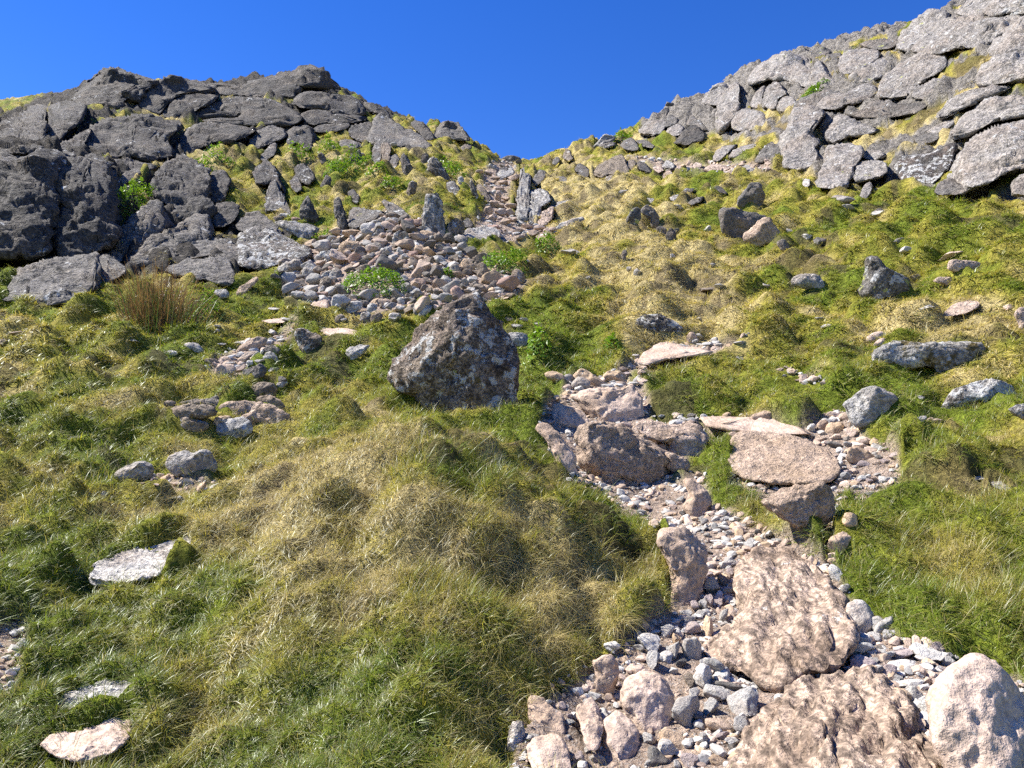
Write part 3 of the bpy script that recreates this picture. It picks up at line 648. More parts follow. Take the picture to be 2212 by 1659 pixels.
 ('R','c','rock_outcrop','lg',.5,"320,1040 350,900 400,880 560,900 602,950 520,1000 480,1080 560,1150 520,1200 562,1260 480,1342 380,1352 300,1332 253,1200 260,1100","big pale prow with yellow lichen at the lower left of the sunlit crag",O,RC),
 ('R','c','rock_outcrop','lg',.5,"620,1130 640,1010 700,940 800,950 900,1000 1042,1050 940,1082 800,1102 740,1142 650,1172","rounded pale block with a dark cleft right of the big prow",O,RC),
 ('R','c','rock_outcrop','lg',.5,"550,1482 600,1330 620,1200 720,1148 860,1180 902,1240 872,1300 830,1342 842,1442 760,1502 650,1512","stacked pale block reaching down into the grass below the crag",O,RC),
 ('R','c','rock_outcrop','lg',.55,"840,1445 850,1340 950,1298 1080,1310 1092,1390 1040,1432 900,1455","squat block with a yellow spot and dark side cracks",O,RC),
 ('R','c','rock_outcrop','lg',.45,"895,1235 1000,1208 1122,1240 1072,1282 930,1295","pinkish low rock above the squat yellow spotted block",O,RC),
 ('R','c','rock_outcrop','gr',.5,"38,1295 100,1210 170,1158 240,1180 252,1282 150,1305 80,1315","dark speckled rock left of the big pale prow",O,RC),
 ('R','c','rock_outcrop','lg',.4,"1520,930 1640,800 1800,728 2000,678 2102,710 1980,782 1800,832 1680,892 1580,955","long curved rib between two grass bands at right",O,RC),
 ('R','c','rock_outcrop','lg',.4,"1635,1115 1700,960 1830,858 1960,808 2212,788 2400,790 2400,920 2000,965 1880,1035 1750,1085","broad rounded rib over the big lower right slab",O,RC),
 ('R','c','rock_outcrop','lg',.42,"1640,1405 1720,1220 1800,1128 1950,1058 2100,1028 2212,1018 2400,1020 2400,1290 2150,1375 1980,1435 1890,1495 1760,1535 1700,1485","huge smooth sunlit slab at the lower right of the crag",O,RC),
 ('R','c','rock_outcrop','dk',.5,"1208,1335 1260,1268 1420,1248 1560,1198 1642,1168 1622,1302 1560,1402 1460,1482 1360,1505 1280,1475 1220,1405","dark speckled block left of the huge smooth slab",O,X(RC,mat='lichen_boulder')),
 ('R','c','rock_outcrop','gr',.55,"1495,1565 1540,1480 1620,1438 1700,1500 1765,1545 1620,1575","small speckled rock at the foot of the huge smooth slab",O,RC),
 ('R','c','rock_outcrop','gr',.4,"1320,1125 1420,1078 1545,1078 1500,1135 1380,1175","thin dark rib in the grassy rake of the crag",O,RC),
 ('R','c','rock_outcrop','lg',.4,"1410,1065 1560,988 1655,958 1625,1022 1500,1085","thin pale rib above the grassy rake of the crag",O,RC),
 ('R','c','rock_outcrop','lg',.5,"2115,1505 2212,1400 2400,1370 2400,1605 2150,1585","grey rock at the crag foot on the right photo edge",O,RC),
 ('R','c','rock_outcrop','lg',.55,"875,1605 920,1500 972,1468 985,1540 930,1615","slim pale rock standing in grass under the sunlit crag",O,RC),
 ('R','c','rock_outcrop','wh',.6,"420,1490 435,1445 490,1450 485,1500 450,1510","small white stone in grass below the big pale prow",'stone',{'mat':'pale_rock'}),
 ('R','c','rock_slab','lg',.4,"640,1590 720,1570 830,1600 820,1625 700,1630","flat pale slab in grass below the sunlit crag",'rock slab',{'mat':'pale_rock'}),
 # slope boulders
 ('H','s','boulder','gr',.8,"785,815 820,700 840,560 862,498 940,498 1000,558 1120,640 1232,690 1255,785 1180,838 1050,858 920,840","pointed boulder crusted with yellow green lichen on the right slope",'boulder',{'mat':'yellow_boulder','lean':.1,'group':'boulders on the right grass slope'}),
 ('H','s','boulder','sl',.7,"198,725 220,670 320,638 430,643 482,710 472,778 360,768 260,745","rounded plain grey boulder left of the yellow lichened boulder",'boulder',{'lean':.15,'group':'boulders on the right grass slope'}),
 ('H','s','boulder','pk',.6,"1555,600 1570,522 1700,522 1832,540 1822,585 1680,615","low pink and orange speckled slab near the right edge",'boulder',{'mat':'pale_rock','group':'boulders on the right grass slope'}),
 ('H','s','boulder','pk',.6,"1418,695 1480,662 1590,668 1685,712 1600,730 1480,720","flat pinkish stone below the orange speckled slab",'boulder',{'mat':'pale_rock','group':'boulders on the right grass slope'}),
 ('H','s','boulder','gr',.7,"1233,663 1290,638 1338,660 1332,693 1260,700","small grey stone just right of the yellow lichened boulder",'stone',{'group':'boulders on the right grass slope'}),
 ('H','c','boulder','pk',.35,"1490,1005 1580,920 1700,868 1812,868 1832,912 1720,975 1600,1005","bare pinkish slab sunk in straw grass near the right edge",'rock slab',{'mat':'pale_rock','group':'boulders on the right grass slope'}),
 ('H','s','boulder','pk',.7,"838,1195 910,1150 990,1128 1032,1170 950,1212 880,1235","upper of two pink stones above the long lichened block",'stone',{'mat':'path_rock','group':'boulders on the right grass slope'}),
 ('H','s','boulder','pk',.7,"890,1255 960,1200 1080,1178 1105,1222 1000,1258","lower of two pink stones above the long lichened block",'stone',{'mat':'path_rock','group':'boulders on the right grass slope'}),
 ('H','s','boulder','sl',.75,"915,1395 940,1290 1050,1228 1200,1228 1400,1243 1600,1233 1800,1238 1865,1280 1845,1335 1740,1405 1640,1455 1530,1490 1400,1408 1200,1438 1100,1455 1000,1415","long lichened block with a brown moss patch on its right end",'boulder',{'mat':'moss_boulder','lean':.25,'group':'boulders on the right grass slope'}),
 ('I','s','boulder','sl',.75,"850,285 900,230 990,160 1080,158 1180,156 1242,220 1245,255 1150,265 1000,275 900,305","rounded white streaked boulder in grass near the right edge",'boulder',{'mat':'lichen_boulder','lean':.2,'group':'boulders on the right grass slope'}),
 ('I','s','boulder','sl',.7,"1190,290 1250,270 1330,280 1330,350 1230,330 1195,305","pale boulder cut by the right edge of the photo",'boulder',{'mat':'lichen_boulder','group':'boulders on the right grass slope'}),
 ('I','s','boulder','sl',.75,"358,268 440,215 530,178 582,200 645,240 605,305 565,345 480,365 430,355 400,312 385,278","grey boulder with a sharp overhanging left lip beside the gravel path",'boulder',{'lean':.2,'group':'boulders on the right grass slope'}),
 ('H','s','boulder','pk',.6,"2125,965 2180,928 2290,940 2330,1100 2240,1135 2165,1085","pink boulder half out of the frame on the right slope",'boulder',{'mat':'pale_rock','group':'boulders on the right grass slope'}),
 ('H','s','boulder','gr',.7,"890,110 960,70 1012,88 1002,128 920,128","grey stone in grass high on the right slope",'stone',{'group':'boulders on the right grass slope'}),
 ('I','c','boulder','wh',.4,"1000,630 1060,622 1080,640 1020,648","small white stone in tall grass, left of the blue grey slab",'stone',{'mat':'pale_rock','group':'boulders on the right grass slope'}),
 ('I','c','boulder','sl',.4,"1090,645 1160,650 1210,685 1180,700 1110,675","thin blue grey slab in tall grass at the right",'stone',{'mat':'pale_rock','group':'boulders on the right grass slope'}),
 ('I','c','boulder','wh',.4,"795,480 850,470 960,480 960,495 870,500","thin white slab at the edge of the tall grass",'stone',{'mat':'pale_rock','group':'boulders on the right grass slope'}),
 ('I','c','boulder','wh',.5,"680,535 720,525 755,522 745,545 690,553","pale flat stone right of the gravel path bend",'stone',{'mat':'pale_rock','group':'boulders on the right grass slope'}),
 # upper path
 ('U','s','boulder','gr',.7,"1152,845 1210,798 1250,762 1330,763 1450,798 1532,850 1595,915 1500,910 1350,925 1250,905 1180,875","layered grey boulder with white streaks above the upper path slab",'boulder',{'mat':'lichen_boulder','strata':(0,.2,1),'lean':.3}),
 ('U','s','boulder','bd',.7,"1610,990 1620,935 1670,925 1700,960 1720,1000 1660,1030","tan stone standing at the head of the upper path slab",'stone',PB),
 ('U','c','path_slab','pk',.35,"1185,1205 1260,1100 1350,1038 1480,1012 1545,1050 1640,1058 1800,1078 1865,1100 1700,1125 1560,1142 1400,1172 1280,1215","large smooth pink slab with a long crack on the upper path",'rock slab',PB),
 ('U','s','boulder','sl',.65,"35,990 60,940 150,925 230,945 262,1000 250,1040 160,1050 80,1030","smooth grey boulder behind the pyramid boulder, by a green bush",'boulder',{}),
 ('U','s','boulder','br',.7,"98,420 110,390 160,375 200,410 218,480 170,520 110,510","upright rounded tan stone at the right edge of the stone pile",'stone',{}),
 ('U','c','boulder','sl',.5,"560,245 590,205 630,205 710,240 660,260","flat stone in grass right of the small fern bush",'stone',{'mat':'boulder'}),
 ('U','s','boulder','gr',.7,"1040,290 1055,230 1085,208 1102,240 1080,300","upright grey stone on the straw knoll",'stone',{}),
 ('U','c','boulder','sl',.5,"1290,190 1340,160 1400,175 1395,210 1330,205","flat pale stone at the edge of the straw knoll",'stone',{'mat':'boulder'}),
 # the pyramid boulder
 ('D','s','pyramid_boulder','br',.85,"832,812 852,772 900,715 945,680 1000,650 1030,637 1057,660 1077,700 1097,735 1117,770 1114,830 1107,870 1117,905 1108,940 1080,936 1020,905 960,866 900,836 860,826","big pyramid shaped boulder crusted with white lichen in the centre",'boulder',{'mat':'lichen_boulder','lean':.3,'rough':1.2,'facets':5,'d':6.6,'foot':1.35,'lump':.5,'joint':0}),
 # path boulders
 ('G','s','boulder','bd',.8,"650,765 700,680 800,638 950,612 1080,618 1150,650 1240,760 1330,830 1430,890 1455,970 1385,1095 1290,1155 1180,1205 1100,1185 1030,1145 930,1135 850,1105 780,1045 670,955 680,855","large pitted tan boulder in the middle of the path",'boulder',{'mat':'pit_rock','lean':.25,'rough':1.3,'facets':5,'group':'boulders on the path'}),
 ('G','s','path_slab','pk',.8,"1145,645 1250,628 1440,636 1600,638 1722,668 1794,740 1774,812 1702,938 1620,926 1500,905 1438,874 1480,802 1280,772 1228,732","flat layered slab with a dark overhang right of the pitted boulder",'rock slab',{'mat':'pit_rock','strata':(.1,.1,1),'lean':.6,'group':'boulders on the path'}),
 ('G','s','path_slab','pk',.75,"598,405 700,360 900,338 1050,340 1122,288 1162,310 1224,400 1222,545 1190,608 1100,606 1000,616 900,616 780,545 680,475","broad flat topped pink boulder behind the pitted boulder",'boulder',{'mat':'path_rock','lean':.7,'group':'boulders on the path'}),
 ('G','s','path_slab','pk',.6,"438,605 440,500 480,468 600,500 702,530 752,590 775,645 680,688 560,678 480,645","pink slab with a grey shaded face left of the flat topped boulder",'rock slab',{'mat':'path_rock','lean':.8,'group':'boulders on the path'}),
 ('G','s','boulder','pk',.7,"308,685 340,640 420,638 500,720 582,820 645,900 655,1005 600,1048 550,1028 480,905 400,765","long tan boulder sloping into the grass bank beside the pitted boulder",'boulder',{'mat':'path_rock','lean':.5,'group':'boulders on the path'}),
 ('G','s','boulder','tn',.7,"598,295 650,200 700,163 770,188 850,250 955,290 900,325 780,315 700,305","golden curved boulder at the top of the boulder step",'boulder',{'mat':'path_rock','lean':.3,'group':'boulders on the path'}),
 ('G','s','boulder','sl',.7,"606,315 660,240 740,233 783,280 773,325 700,345","round pale boulder in front of the golden curved boulder",'boulder',{'mat':'path_rock','lean':.3,'group':'boulders on the path'}),
 ('G','s','boulder','tn',.7,"876,233 940,178 1030,178 1094,220 1094,275 1020,284 930,264","smooth tan oval boulder right of the golden curved boulder",'boulder',{'mat':'path_rock','lean':.3,'group':'boulders on the path'}),
 ('G','s','boulder','tn',.7,"366,213 440,178 510,188 563,230 560,285 480,275","tan boulder half hidden in grass left of the golden curved boulder",'boulder',{'mat':'path_rock','lean':.3,'group':'boulders on the path'}),
 ('G','s','boulder','sl',.7,"540,260 560,215 620,210 640,240 600,290 560,290","small grey stone wedged between two golden boulders",'stone',PB),
 ('G','s','boulder','bd',.7,"1436,1010 1450,920 1420,885 1500,895 1622,950 1655,1000 1605,1060 1500,1040","block in deep shade under the layered slab",'boulder',{'mat':'pit_rock','group':'boulders on the path'}),
 ('G','s','boulder','bd',.7,"1578,1355 1640,1250 1640,1200 1568,1128 1640,1106 1712,1160 1802,1250 1834,1322 1784,1356 1752,1438 1680,1448 1620,1438","kinked smooth tan boulder below the layered slab",'boulder',{'mat':'path_rock','lean':.35,'group':'boulders on the path'}),
 ('D','c','path_slab','bd',.6,"1578,962 1600,933 1660,926 1740,948 1792,975 1814,1008 1802,1034 1740,1044 1680,1040 1620,1034 1583,1012","wide low bedrock slab between the layered slab and the gravel path",'rock slab',{'mat':'pit_rock','group':'boulders on the path'}),
 ('D','s','boulder','bd',.75,"1640,1082 1700,1053 1790,1043 1803,1075 1798,1112 1782,1134 1742,1144 1700,1114 1665,1100","tan boulder with a shaded right face at the grass edge",'boulder',{'mat':'pit_rock','lean':.3,'group':'boulders on the path'}),
 ('D','c','path_slab','pk',.35,"1488,908 1560,899 1640,903 1722,919 1755,942 1680,938 1600,932 1520,918","thin pink slab leading from the layered slab to the gravel path",'rock slab',{'mat':'path_rock','group':'boulders on the path'}),
 ('T','s','boulder','bd',.7,"505,85 560,60 620,55 660,100 620,115 560,108","pink rounded boulder at the grass edge above the thin pink slab",'boulder',PB),
 ('T','s','boulder','bd',.7,"845,125 880,95 910,110 900,150 860,160","tan stone at the top of the gravel path",'stone',PB),
 ('T','s','boulder','tn',.7,"880,150 910,115 960,108 985,130 970,165 910,170","orange tan stone near the overhanging grey boulder",'stone',PB),
 ('T','s','boulder','tn',.6,"990,300 1010,245 1060,232 1110,260 1140,290 1060,320","large tan pointed stone in the gravel path",'stone',PB),
 ('T','s','boulder','tn',.7,"968,610 990,570 1050,575 1055,640 1000,640","tan block in the small gully right of the tan boulder",'stone',PB),
 ('T','s','boulder','bd',.7,"895,720 960,670 1060,680 1000,790 930,790","pinkish rock deep in the small gully",'boulder',PB),
 ('T','s','boulder','tn',.5,"895,810 940,798 990,820 980,832 910,828","flat tan stone at the bottom of the small gully",'stone',PB),
 # foreground bedrock
 ('D','s','boulder','bd',.7,"1414,1162 1440,1140 1490,1150 1520,1173 1527,1200 1517,1262 1497,1310 1470,1320 1440,1310 1450,1262 1438,1205","tall smooth rounded rock against the grass mound",'boulder',{'mat':'path_rock','lean':.55,'group':'bedrock of the lower path'}),
 ('K','s','boulder','pk',.7,"418,458 470,440 520,428 547,460 547,532 522,600 470,606 428,574 450,522","upright cracked pink block casting a shadow beside the mound",'boulder',{'mat':'path_rock','lean':.1,'group':'bedrock of the lower path'}),
 ('K','s','boulder','pk',.7,"555,615 600,540 660,498 740,530 793,590 804,682 784,775 720,797 650,788 600,725","smooth domed pink rock left of the grey pebbles",'boulder',{'mat':'path_rock','lean':.8,'rough':.6,'group':'bedrock of the lower path'}),
 ('K','s','boulder','pk',.6,"466,745 540,680 600,728 642,800 654,872 624,936 560,926 488,874","long smooth pink rock below the domed rock",'boulder',{'mat':'path_rock','lean':1.0,'rough':.6,'group':'bedrock of the lower path'}),
 ('K','s','path_slab','pk',.45,"122,652 150,618 180,618 240,668 292,708 303,772 260,786 190,766 138,745","tilted flat pink stone at the mound foot",'stone',{'mat':'path_rock','lean':.9,'group':'bedrock of the lower path'}),
 ('K','c','path_slab','pk',.4,"125,865 170,800 260,798 312,850 335,990 160,1000","pale pink bedrock at the bottom edge beside the mound",'rock slab',{'mat':'path_rock','group':'bedrock of the lower path'}),
 ('K','s','boulder','wh',.5,"28,865 50,740 100,728 122,790 72,868","white speckled stone sunk in the mound's grass",'stone',{'mat':'pale_rock','lean':.6}),
 ('K','c','path_slab','pk',.4,"398,865 375,750 345,680 420,628 472,700 476,800 452,874","pink bedrock strip between the tilted stone and the long smooth rock",'rock slab',{'mat':'path_rock','group':'bedrock of the lower path'}),
 ('D','c','bedrock_ridge','bd',.62,"1518,1388 1590,1358 1600,1300 1588,1228 1640,1186 1700,1188 1760,1238 1812,1290 1838,1372 1832,1424 1790,1454 1740,1444 1690,1484 1640,1474 1590,1444 1540,1424","large cracked bedrock ridge between the two pebble strips",O,{'mat':'slab_rock','rough':.3,'joint':.7,'push':-.12,'group':'bedrock of the lower path','strata':(.6,-.3,.5)}),
 ('D','c','bedrock_ridge','bd',.55,"1595,1650 1650,1558 1700,1498 1770,1468 1840,1448 1884,1458 1932,1500 1982,1570 2042,1662 2080,1760 1560,1760","huge brown striped bedrock slab in the bottom corner of the path",O,{'mat':'slab_rock','rough':.28,'joint':.6,'push':-.1,'group':'bedrock of the lower path','strata':(.8,-.4,.3)}),
 ('D','s','boulder','pk',.75,"1998,1505 2050,1448 2110,1422 2162,1438 2202,1500 2240,1565 2260,1720 2150,1740 2080,1680 2018,1600","big pale mottled boulder at the lower right corner",'boulder',{'mat':'path_rock','lean':.7,'rough':.6,'group':'bedrock of the lower path'}),
 ('Q','s','boulder','wh',.7,"443,195 500,173 552,198 573,250 564,325 520,347 470,305","smooth cream boulder between the bedrock ridge and the grass",'boulder',{'mat':'path_rock','lean':.6,'rough':.5}),
 ('Q','s','stone','sl',.7,"568,315 620,260 662,248 664,302 600,340","tilted grey stone right of the smooth cream boulder",'stone',{'mat':'path_rock'}),
 ('Q','s','stone','sl',.6,"613,335 670,308 684,345 625,357","low grey stone under the tilted grey stone",'stone',{'mat':'path_rock'}),
 # left cluster of flat stones
 ('L','s','flat_stone','br',.6,"1408,245 1440,213 1500,223 1533,250 1470,275 1420,270","leftmost small brown stone of the flat stone step",'stone',{'group':'flat stone step'}),
 ('L','s','flat_stone','gr',.6,"1528,245 1650,213 1800,208 1880,178 1908,215 1948,242 1870,280 1760,266 1640,266","long thin slab at the back of the flat stone step",'stone',{'strata':(0,0,1),'group':'flat stone step'}),
 ('L','s','flat_stone','br',.7,"1447,305 1480,278 1640,258 1790,258 1853,290 1894,334 1830,356 1740,376 1600,370 1480,356","thick brown slab in the front left of the flat stone step",'stone',{'strata':(0,0,1),'group':'flat stone step'}),
 ('L','s','flat_stone','gr',.6,"1537,425 1550,363 1620,363 1740,383 1814,444 1720,486 1600,476","dark wedge stone under the thick brown slab",'stone',{'group':'flat stone step'}),
 ('L','s','flat_stone','bd',.6,"1877,285 1940,238 2050,228 2200,228 2264,250 2216,314 2100,346 2040,366 1920,316","broad pinkish slab in the middle of the flat stone step",'stone',{'mat':'boulder','group':'flat stone step'}),
 ('L','s','flat_stone','sl',.65,"1857,475 1900,418 1990,378 2080,348 2162,400 2194,474 2100,526 1960,526 1880,506","speckled grey rounded stone in front of the flat stone step",'stone',{'group':'flat stone step'}),
 ('L','s','flat_stone','tn',.6,"1837,445 1860,368 1930,348 2012,355 1980,395 1900,425 1870,456","tan stone wedged under the broad pinkish slab",'stone',{'group':'flat stone step'}),
 ('M','s','flat_stone','bd',.6,"-110,605 -60,570 0,538 60,448 150,468 300,538 348,572 300,626 150,646 0,616","dark faced angular stone at the right end of the flat stone step",'stone',{'group':'flat stone step'}),
 ('M','s','flat_stone','br',.6,"18,443 100,388 200,398 292,460 304,492 260,516 150,465","brown rounded stone above the dark faced angular stone",'stone',{'group':'flat stone step'}),
 ('M','s','flat_stone','br',.65,"-90,400 -60,360 0,318 100,278 200,288 238,340 212,406 80,406 -20,430","dark brown boulder at the top of the flat stone step",'stone',{'group':'flat stone step'}),
 ('M','s','flat_stone','gr',.6,"-60,190 0,148 100,118 148,170 132,216 30,246 -50,225","grey stone in grass above the flat stone step",'stone',{'group':'flat stone step'}),
 ('M','s','flat_stone','wh',.6,"215,300 260,270 330,275 330,300 250,330","pale tan stone right of the dark brown boulder",'stone',{'group':'flat stone step'}),
 ('L','s','boulder','sl',.75,"987,855 1060,798 1170,748 1270,758 1328,800 1314,875 1230,916 1100,920 1010,895","smooth grey egg shaped stone, left of the two lying on grass",'stone',{'lean':.1,'rough':.5,'facets':4,'group':'pair of grey boulders on the grass'}),
 ('L','s','boulder','sl',.8,"1432,785 1460,710 1530,668 1620,663 1670,672 1750,638 1823,670 1864,770 1854,836 1760,862 1640,858 1500,832","grooved grey boulder, right of the two lying on grass",'stone',{'lean':.1,'rough':.7,'facets':4,'group':'pair of grey boulders on the grass'}),
 ('D','c','flat_stone','wh',.3,"185,1255 215,1213 260,1188 330,1178 422,1153 416,1188 370,1220 340,1245 270,1261","pitted pale slab set flat in the grass at left",'rock slab',{'mat':'pale_rock','rough':1.6,'group':'pale slabs in the left grass'}),
 ('J','c','flat_stone','wh',.5,"238,665 290,608 400,556 520,546 620,556 664,590 600,645 500,685 400,716 280,716","white rounded slab low in the left grass",'rock slab',{'mat':'pale_rock','group':'pale slabs in the left grass'}),
 ('J','c','flat_stone','pk',.4,"185,845 250,788 380,766 500,726 580,706 624,740 574,834 520,886 400,916 270,906","pinkish slab at the bottom left corner",'rock slab',{'mat':'path_rock','group':'pale slabs in the left grass'}),
 ('L','c','flat_stone','wh',.4,"560,575 620,530 700,512 780,520 760,560 660,590","small pale slab sunk in the left grass",'stone',{'mat':'pale_rock','group':'pale slabs in the left grass'}),
 ('E','s','stone','wh',.6,"1555,1055 1620,1013 1690,1018 1784,1080 1700,1096 1600,1086","pale grey stone on grass right below the rushes",'stone',{'mat':'pale_rock'}),
 ('E','s','stone','wh',.5,"1396,1113 1470,1078 1558,1100 1500,1129","flat cream stone left of the pale grey stone below the rushes",'stone',{'mat':'pale_rock'}),
 ('F','s','boulder','br',.75,"376,1195 400,1118 480,1108 562,1150 624,1200 604,1266 560,1296 470,1308 420,1266","dark pitted boulder end in grass left of the pyramid boulder",'boulder',{'mat':'lichen_boulder','lean':.2}),
 ('F','c','flat_stone','pk',.35,"540,1125 700,1108 880,1108 964,1150 880,1175 780,1206 690,1216 620,1190","long pale pink slab joined to the dark pitted boulder end",'rock slab',{'mat':'path_rock'}),
 ('F','s','boulder','wh',.5,"816,1360 850,1278 950,1248 1044,1250 1000,1306 900,1376","pitted white stone in grass left of the pyramid boulder",'stone',{'mat':'pale_rock','lean':.5}),
 ('F','c','flat_stone','pk',.35,"95,1043 200,1028 335,1028 322,1064 150,1066","thin pink slab in grass below the stone pile's left foot",'rock slab',{'mat':'path_rock'}),
 ('F','s','flat_stone','sl',.5,"-5,1245 70,1178 152,1200 142,1256 30,1276","pinkish stone with a grass fringe above the small white stones",'stone',{'mat':'boulder'}),
 ('F','s','flat_stone','gr',.5,"76,1305 180,1248 264,1290 242,1338","grey flat stone right below the pinkish fringe stone",'stone',{'mat':'boulder'}),
 ('F','s','flat_stone','wh',.6,"96,1375 150,1308 222,1328 254,1395 170,1386","white angular stone beside the left trodden path",'stone',{'mat':'pale_rock'}),
 ('E','s','flat_stone','bd',.5,"2016,1095 2110,1018 2200,968 2300,980 2280,1050 2140,1090","largest tan slab at the top of the left trodden path",'stone',PB),
 ('E','s','flat_stone','sl',.5,"2036,1165 2120,1108 2216,1083 2250,1110 2200,1136 2080,1180","long thin pale stone on the left trodden path",'stone',PB),
 ('E','s','flat_stone','pk',.5,"1876,1155 1950,1128 2044,1200 2024,1236 1940,1196","pink stone in the middle of the left trodden path",'stone',PB),
 ('E','s','flat_stone','pk',.5,"1856,1255 1900,1198 2000,1198 2054,1250 1960,1296 1880,1296","cream pink stone lowest on the left trodden path",'stone',PB),
 ('E','s','flat_stone','gr',.5,"1752,1170 1800,1153 1880,1163 1908,1200 1830,1226","grey stone on the left side of the trodden path",'stone',PB),
 ('E','s','stone','sl',.6,"1815,605 1870,558 1940,553 1994,600 1940,635","low rounded grey stone right of the rushes",'stone',{'mat':'boulder'}),
 ('E','s','stone','bd',.5,"2030,600 2060,545 2130,500 2212,440 2240,460 2200,520 2100,610","slim tan stone slanting up right of the rushes",'stone',{'mat':'boulder'}),
 # stones at the pile and its foot that can be told apart
 ('F','s','pile_stone','sl',.7,"186,655 200,610 300,538 420,508 458,560 444,604 330,646 250,661","largest grey boulder at the stone pile's left corner",'stone',{'mat':'boulder','strata':(.5,0,.8),'lean':.25,'group':'stones of the pile'}),
 ('F','c','pile_stone','pk',.5,"478,966 530,898 680,858 692,920 662,986 580,1006","big flat pink stone at the pile's lower left foot",'stone',{'mat':'path_rock','group':'stones of the pile'}),
 ('F','s','pile_stone','gr',.6,"728,1064 740,1008 790,978 822,1020 802,1066","dark pitted stone in grass below the pile",'stone',{'group':'stones of the pile'}),
 ('F','s','pile_stone','sl',.6,"948,1056 960,978 1020,968 1052,1000 1032,1066","white speckled stone of a pair in grass below the pile",'stone',{'mat':'lichen_boulder','group':'stones of the pile'}),
 ('F','s','pile_stone','br',.6,"1043,1066 1050,988 1120,973 1163,1000 1102,1068","brown stone of a pair in grass below the pile",'stone',{'group':'stones of the pile'}),
 ('F','s','pile_stone','wh',.6,"1187,1005 1220,973 1290,978 1314,1010 1270,1041","white flat stone in grass below the pile",'stone',{'mat':'pale_rock','group':'stones of the pile'}),
 ('F','s','pile_stone','wh',.5,"716,966 800,878 950,878 974,930 880,976","wide pale stone at the middle of the pile's foot",'stone',{'mat':'boulder','group':'stones of the pile'}),
 ('F','s','pile_stone','wh',.6,"1003,966 1020,898 1090,893 1104,940 1050,976","rounded white stone at the pile's foot",'stone',{'mat':'pale_rock','group':'stones of the pile'}),
 ('F','s','pile_stone','sl',.5,"1403,946 1450,858 1492,930 1482,986 1420,986","upright triangular stone at the pile's right foot",'stone',{'mat':'boulder','group':'stones of the pile'}),
 ('F','s','pile_stone','wh',.6,"1447,986 1510,918 1572,908 1584,940 1500,1006","pale tilted stone beside the upright triangular one",'stone',{'mat':'pale_rock','group':'stones of the pile'}),
 ('F','s','pile_stone','br',.7,"603,755 610,678 660,658 722,690 712,756 650,796","round stone capped with brown moss in the pile's left half",'stone',{'mat':'moss_boulder','group':'stones of the pile'}),
 ('F','s','pile_stone','gr',.5,"576,425 600,368 750,358 744,400 640,436","dark square edged slab at the pile's upper left edge",'stone',{'mat':'shard','group':'stones of the pile'}),
 ('F','s','pile_stone','sl',.5,"587,475 620,438 760,438 834,480 824,515 700,516","lichened grey slab below the dark square edged slab",'stone',{'mat':'lichen_boulder','group':'stones of the pile'}),
 ('F','s','pile_stone','tn',.6,"757,428 800,360 870,363 920,370 974,420 964,456 880,436 830,474","golden brown block high on the pile's left shoulder",'stone',{'group':'stones of the pile'}),
 ('F','s','pile_stone','sl',.6,"976,406 1050,368 1132,370 1159,430 1080,466","grey block in the upper middle of the pile",'stone',{'group':'stones of the pile'}),
 ('F','s','pile_stone','wh',.6,"946,256 960,208 1080,188 1094,260 1000,276","broad pale block just left of the pile's summit",'stone',{'mat':'path_rock','group':'stones of the pile'}),
 ('F','s','pile_stone','sl',.6,"1077,266 1090,198 1140,188 1174,260 1110,316","upright grey block under the pile's summit",'stone',{'group':'stones of the pile'}),
 ('F','s','pile_stone','pk',.6,"1132,216 1150,178 1200,188 1289,250 1274,270 1170,246","pink tilted slab on the pile's summit",'stone',{'mat':'path_rock','group':'stones of the pile'}),
 ('F','s','pile_stone','rd',.7,"1271,245 1320,168 1400,163 1434,210 1350,266","orange angular block right of the pile's summit",'stone',{'mat':'path_rock','group':'stones of the pile'}),
 ('F','s','pile_stone','br',.6,"1172,134 1190,108 1247,113 1242,144","small brown cap stone, topmost of the whole pile",'stone',{'d':16.2,'group':'stones of the pile'}),
 ('F','s','pile_stone','sl',.6,"1086,178 1130,143 1172,150 1162,186","rounded grey stone left of the topmost cap stone",'stone',{'d':16.0,'group':'stones of the pile'}),
 ('F','s','pile_stone','sl',.5,"1157,168 1250,148 1304,170 1284,206","pale flat stone right under the topmost cap stone",'stone',{'mat':'lichen_boulder','d':15.9,'group':'stones of the pile'}),
 ('F','s','pile_stone','sl',.6,"456,598 490,548 540,543 594,630 520,686 448,656","grey wedge stone right of the pile's largest boulder",'stone',{'group':'stones of the pile'}),
 ('F','s','pile_stone','sl',.7,"567,708 640,638 740,578 804,600 804,682 740,706 600,726","large grey sharp edged block left of the big green bush",'stone',{'group':'stones of the pile'}),
 ('F','s','pile_stone','rd',.5,"966,608 1060,508 1122,463 1114,512 1030,598","long rusty slab leaning up right above the big green bush",'stone',{'mat':'path_rock','group':'stones of the pile'}),
 ('F','s','pile_stone','sl',.5,"936,556 1000,478 1060,448 1084,465 1000,546","long grey slab leaning beside the rusty slab",'stone',{'group':'stones of the pile'}),
 ('F','s','pile_stone','bd',.5,"1046,596 1090,533 1210,533 1254,570 1160,606","flat purple pink slab just above the big green bush",'stone',{'mat':'path_rock','group':'stones of the pile'}),
 ('F','s','pile_stone','sl',.5,"1226,340 1260,278 1302,253 1294,310 1240,386","thin upright grey splinter in the upper pile",'stone',{'mat':'shard','group':'stones of the pile'}),
 ('F','s','pile_stone','tn',.5,"1446,294 1480,263 1560,268 1604,300 1500,326","cream slab on the pile's upper right slope",'stone',{'mat':'path_rock','group':'stones of the pile'}),
 ('F','s','pile_stone','rd',.7,"1376,756 1420,688 1480,673 1534,730 1440,766","striped orange block right of the big green bush",'stone',{'mat':'path_rock','group':'stones of the pile'}),
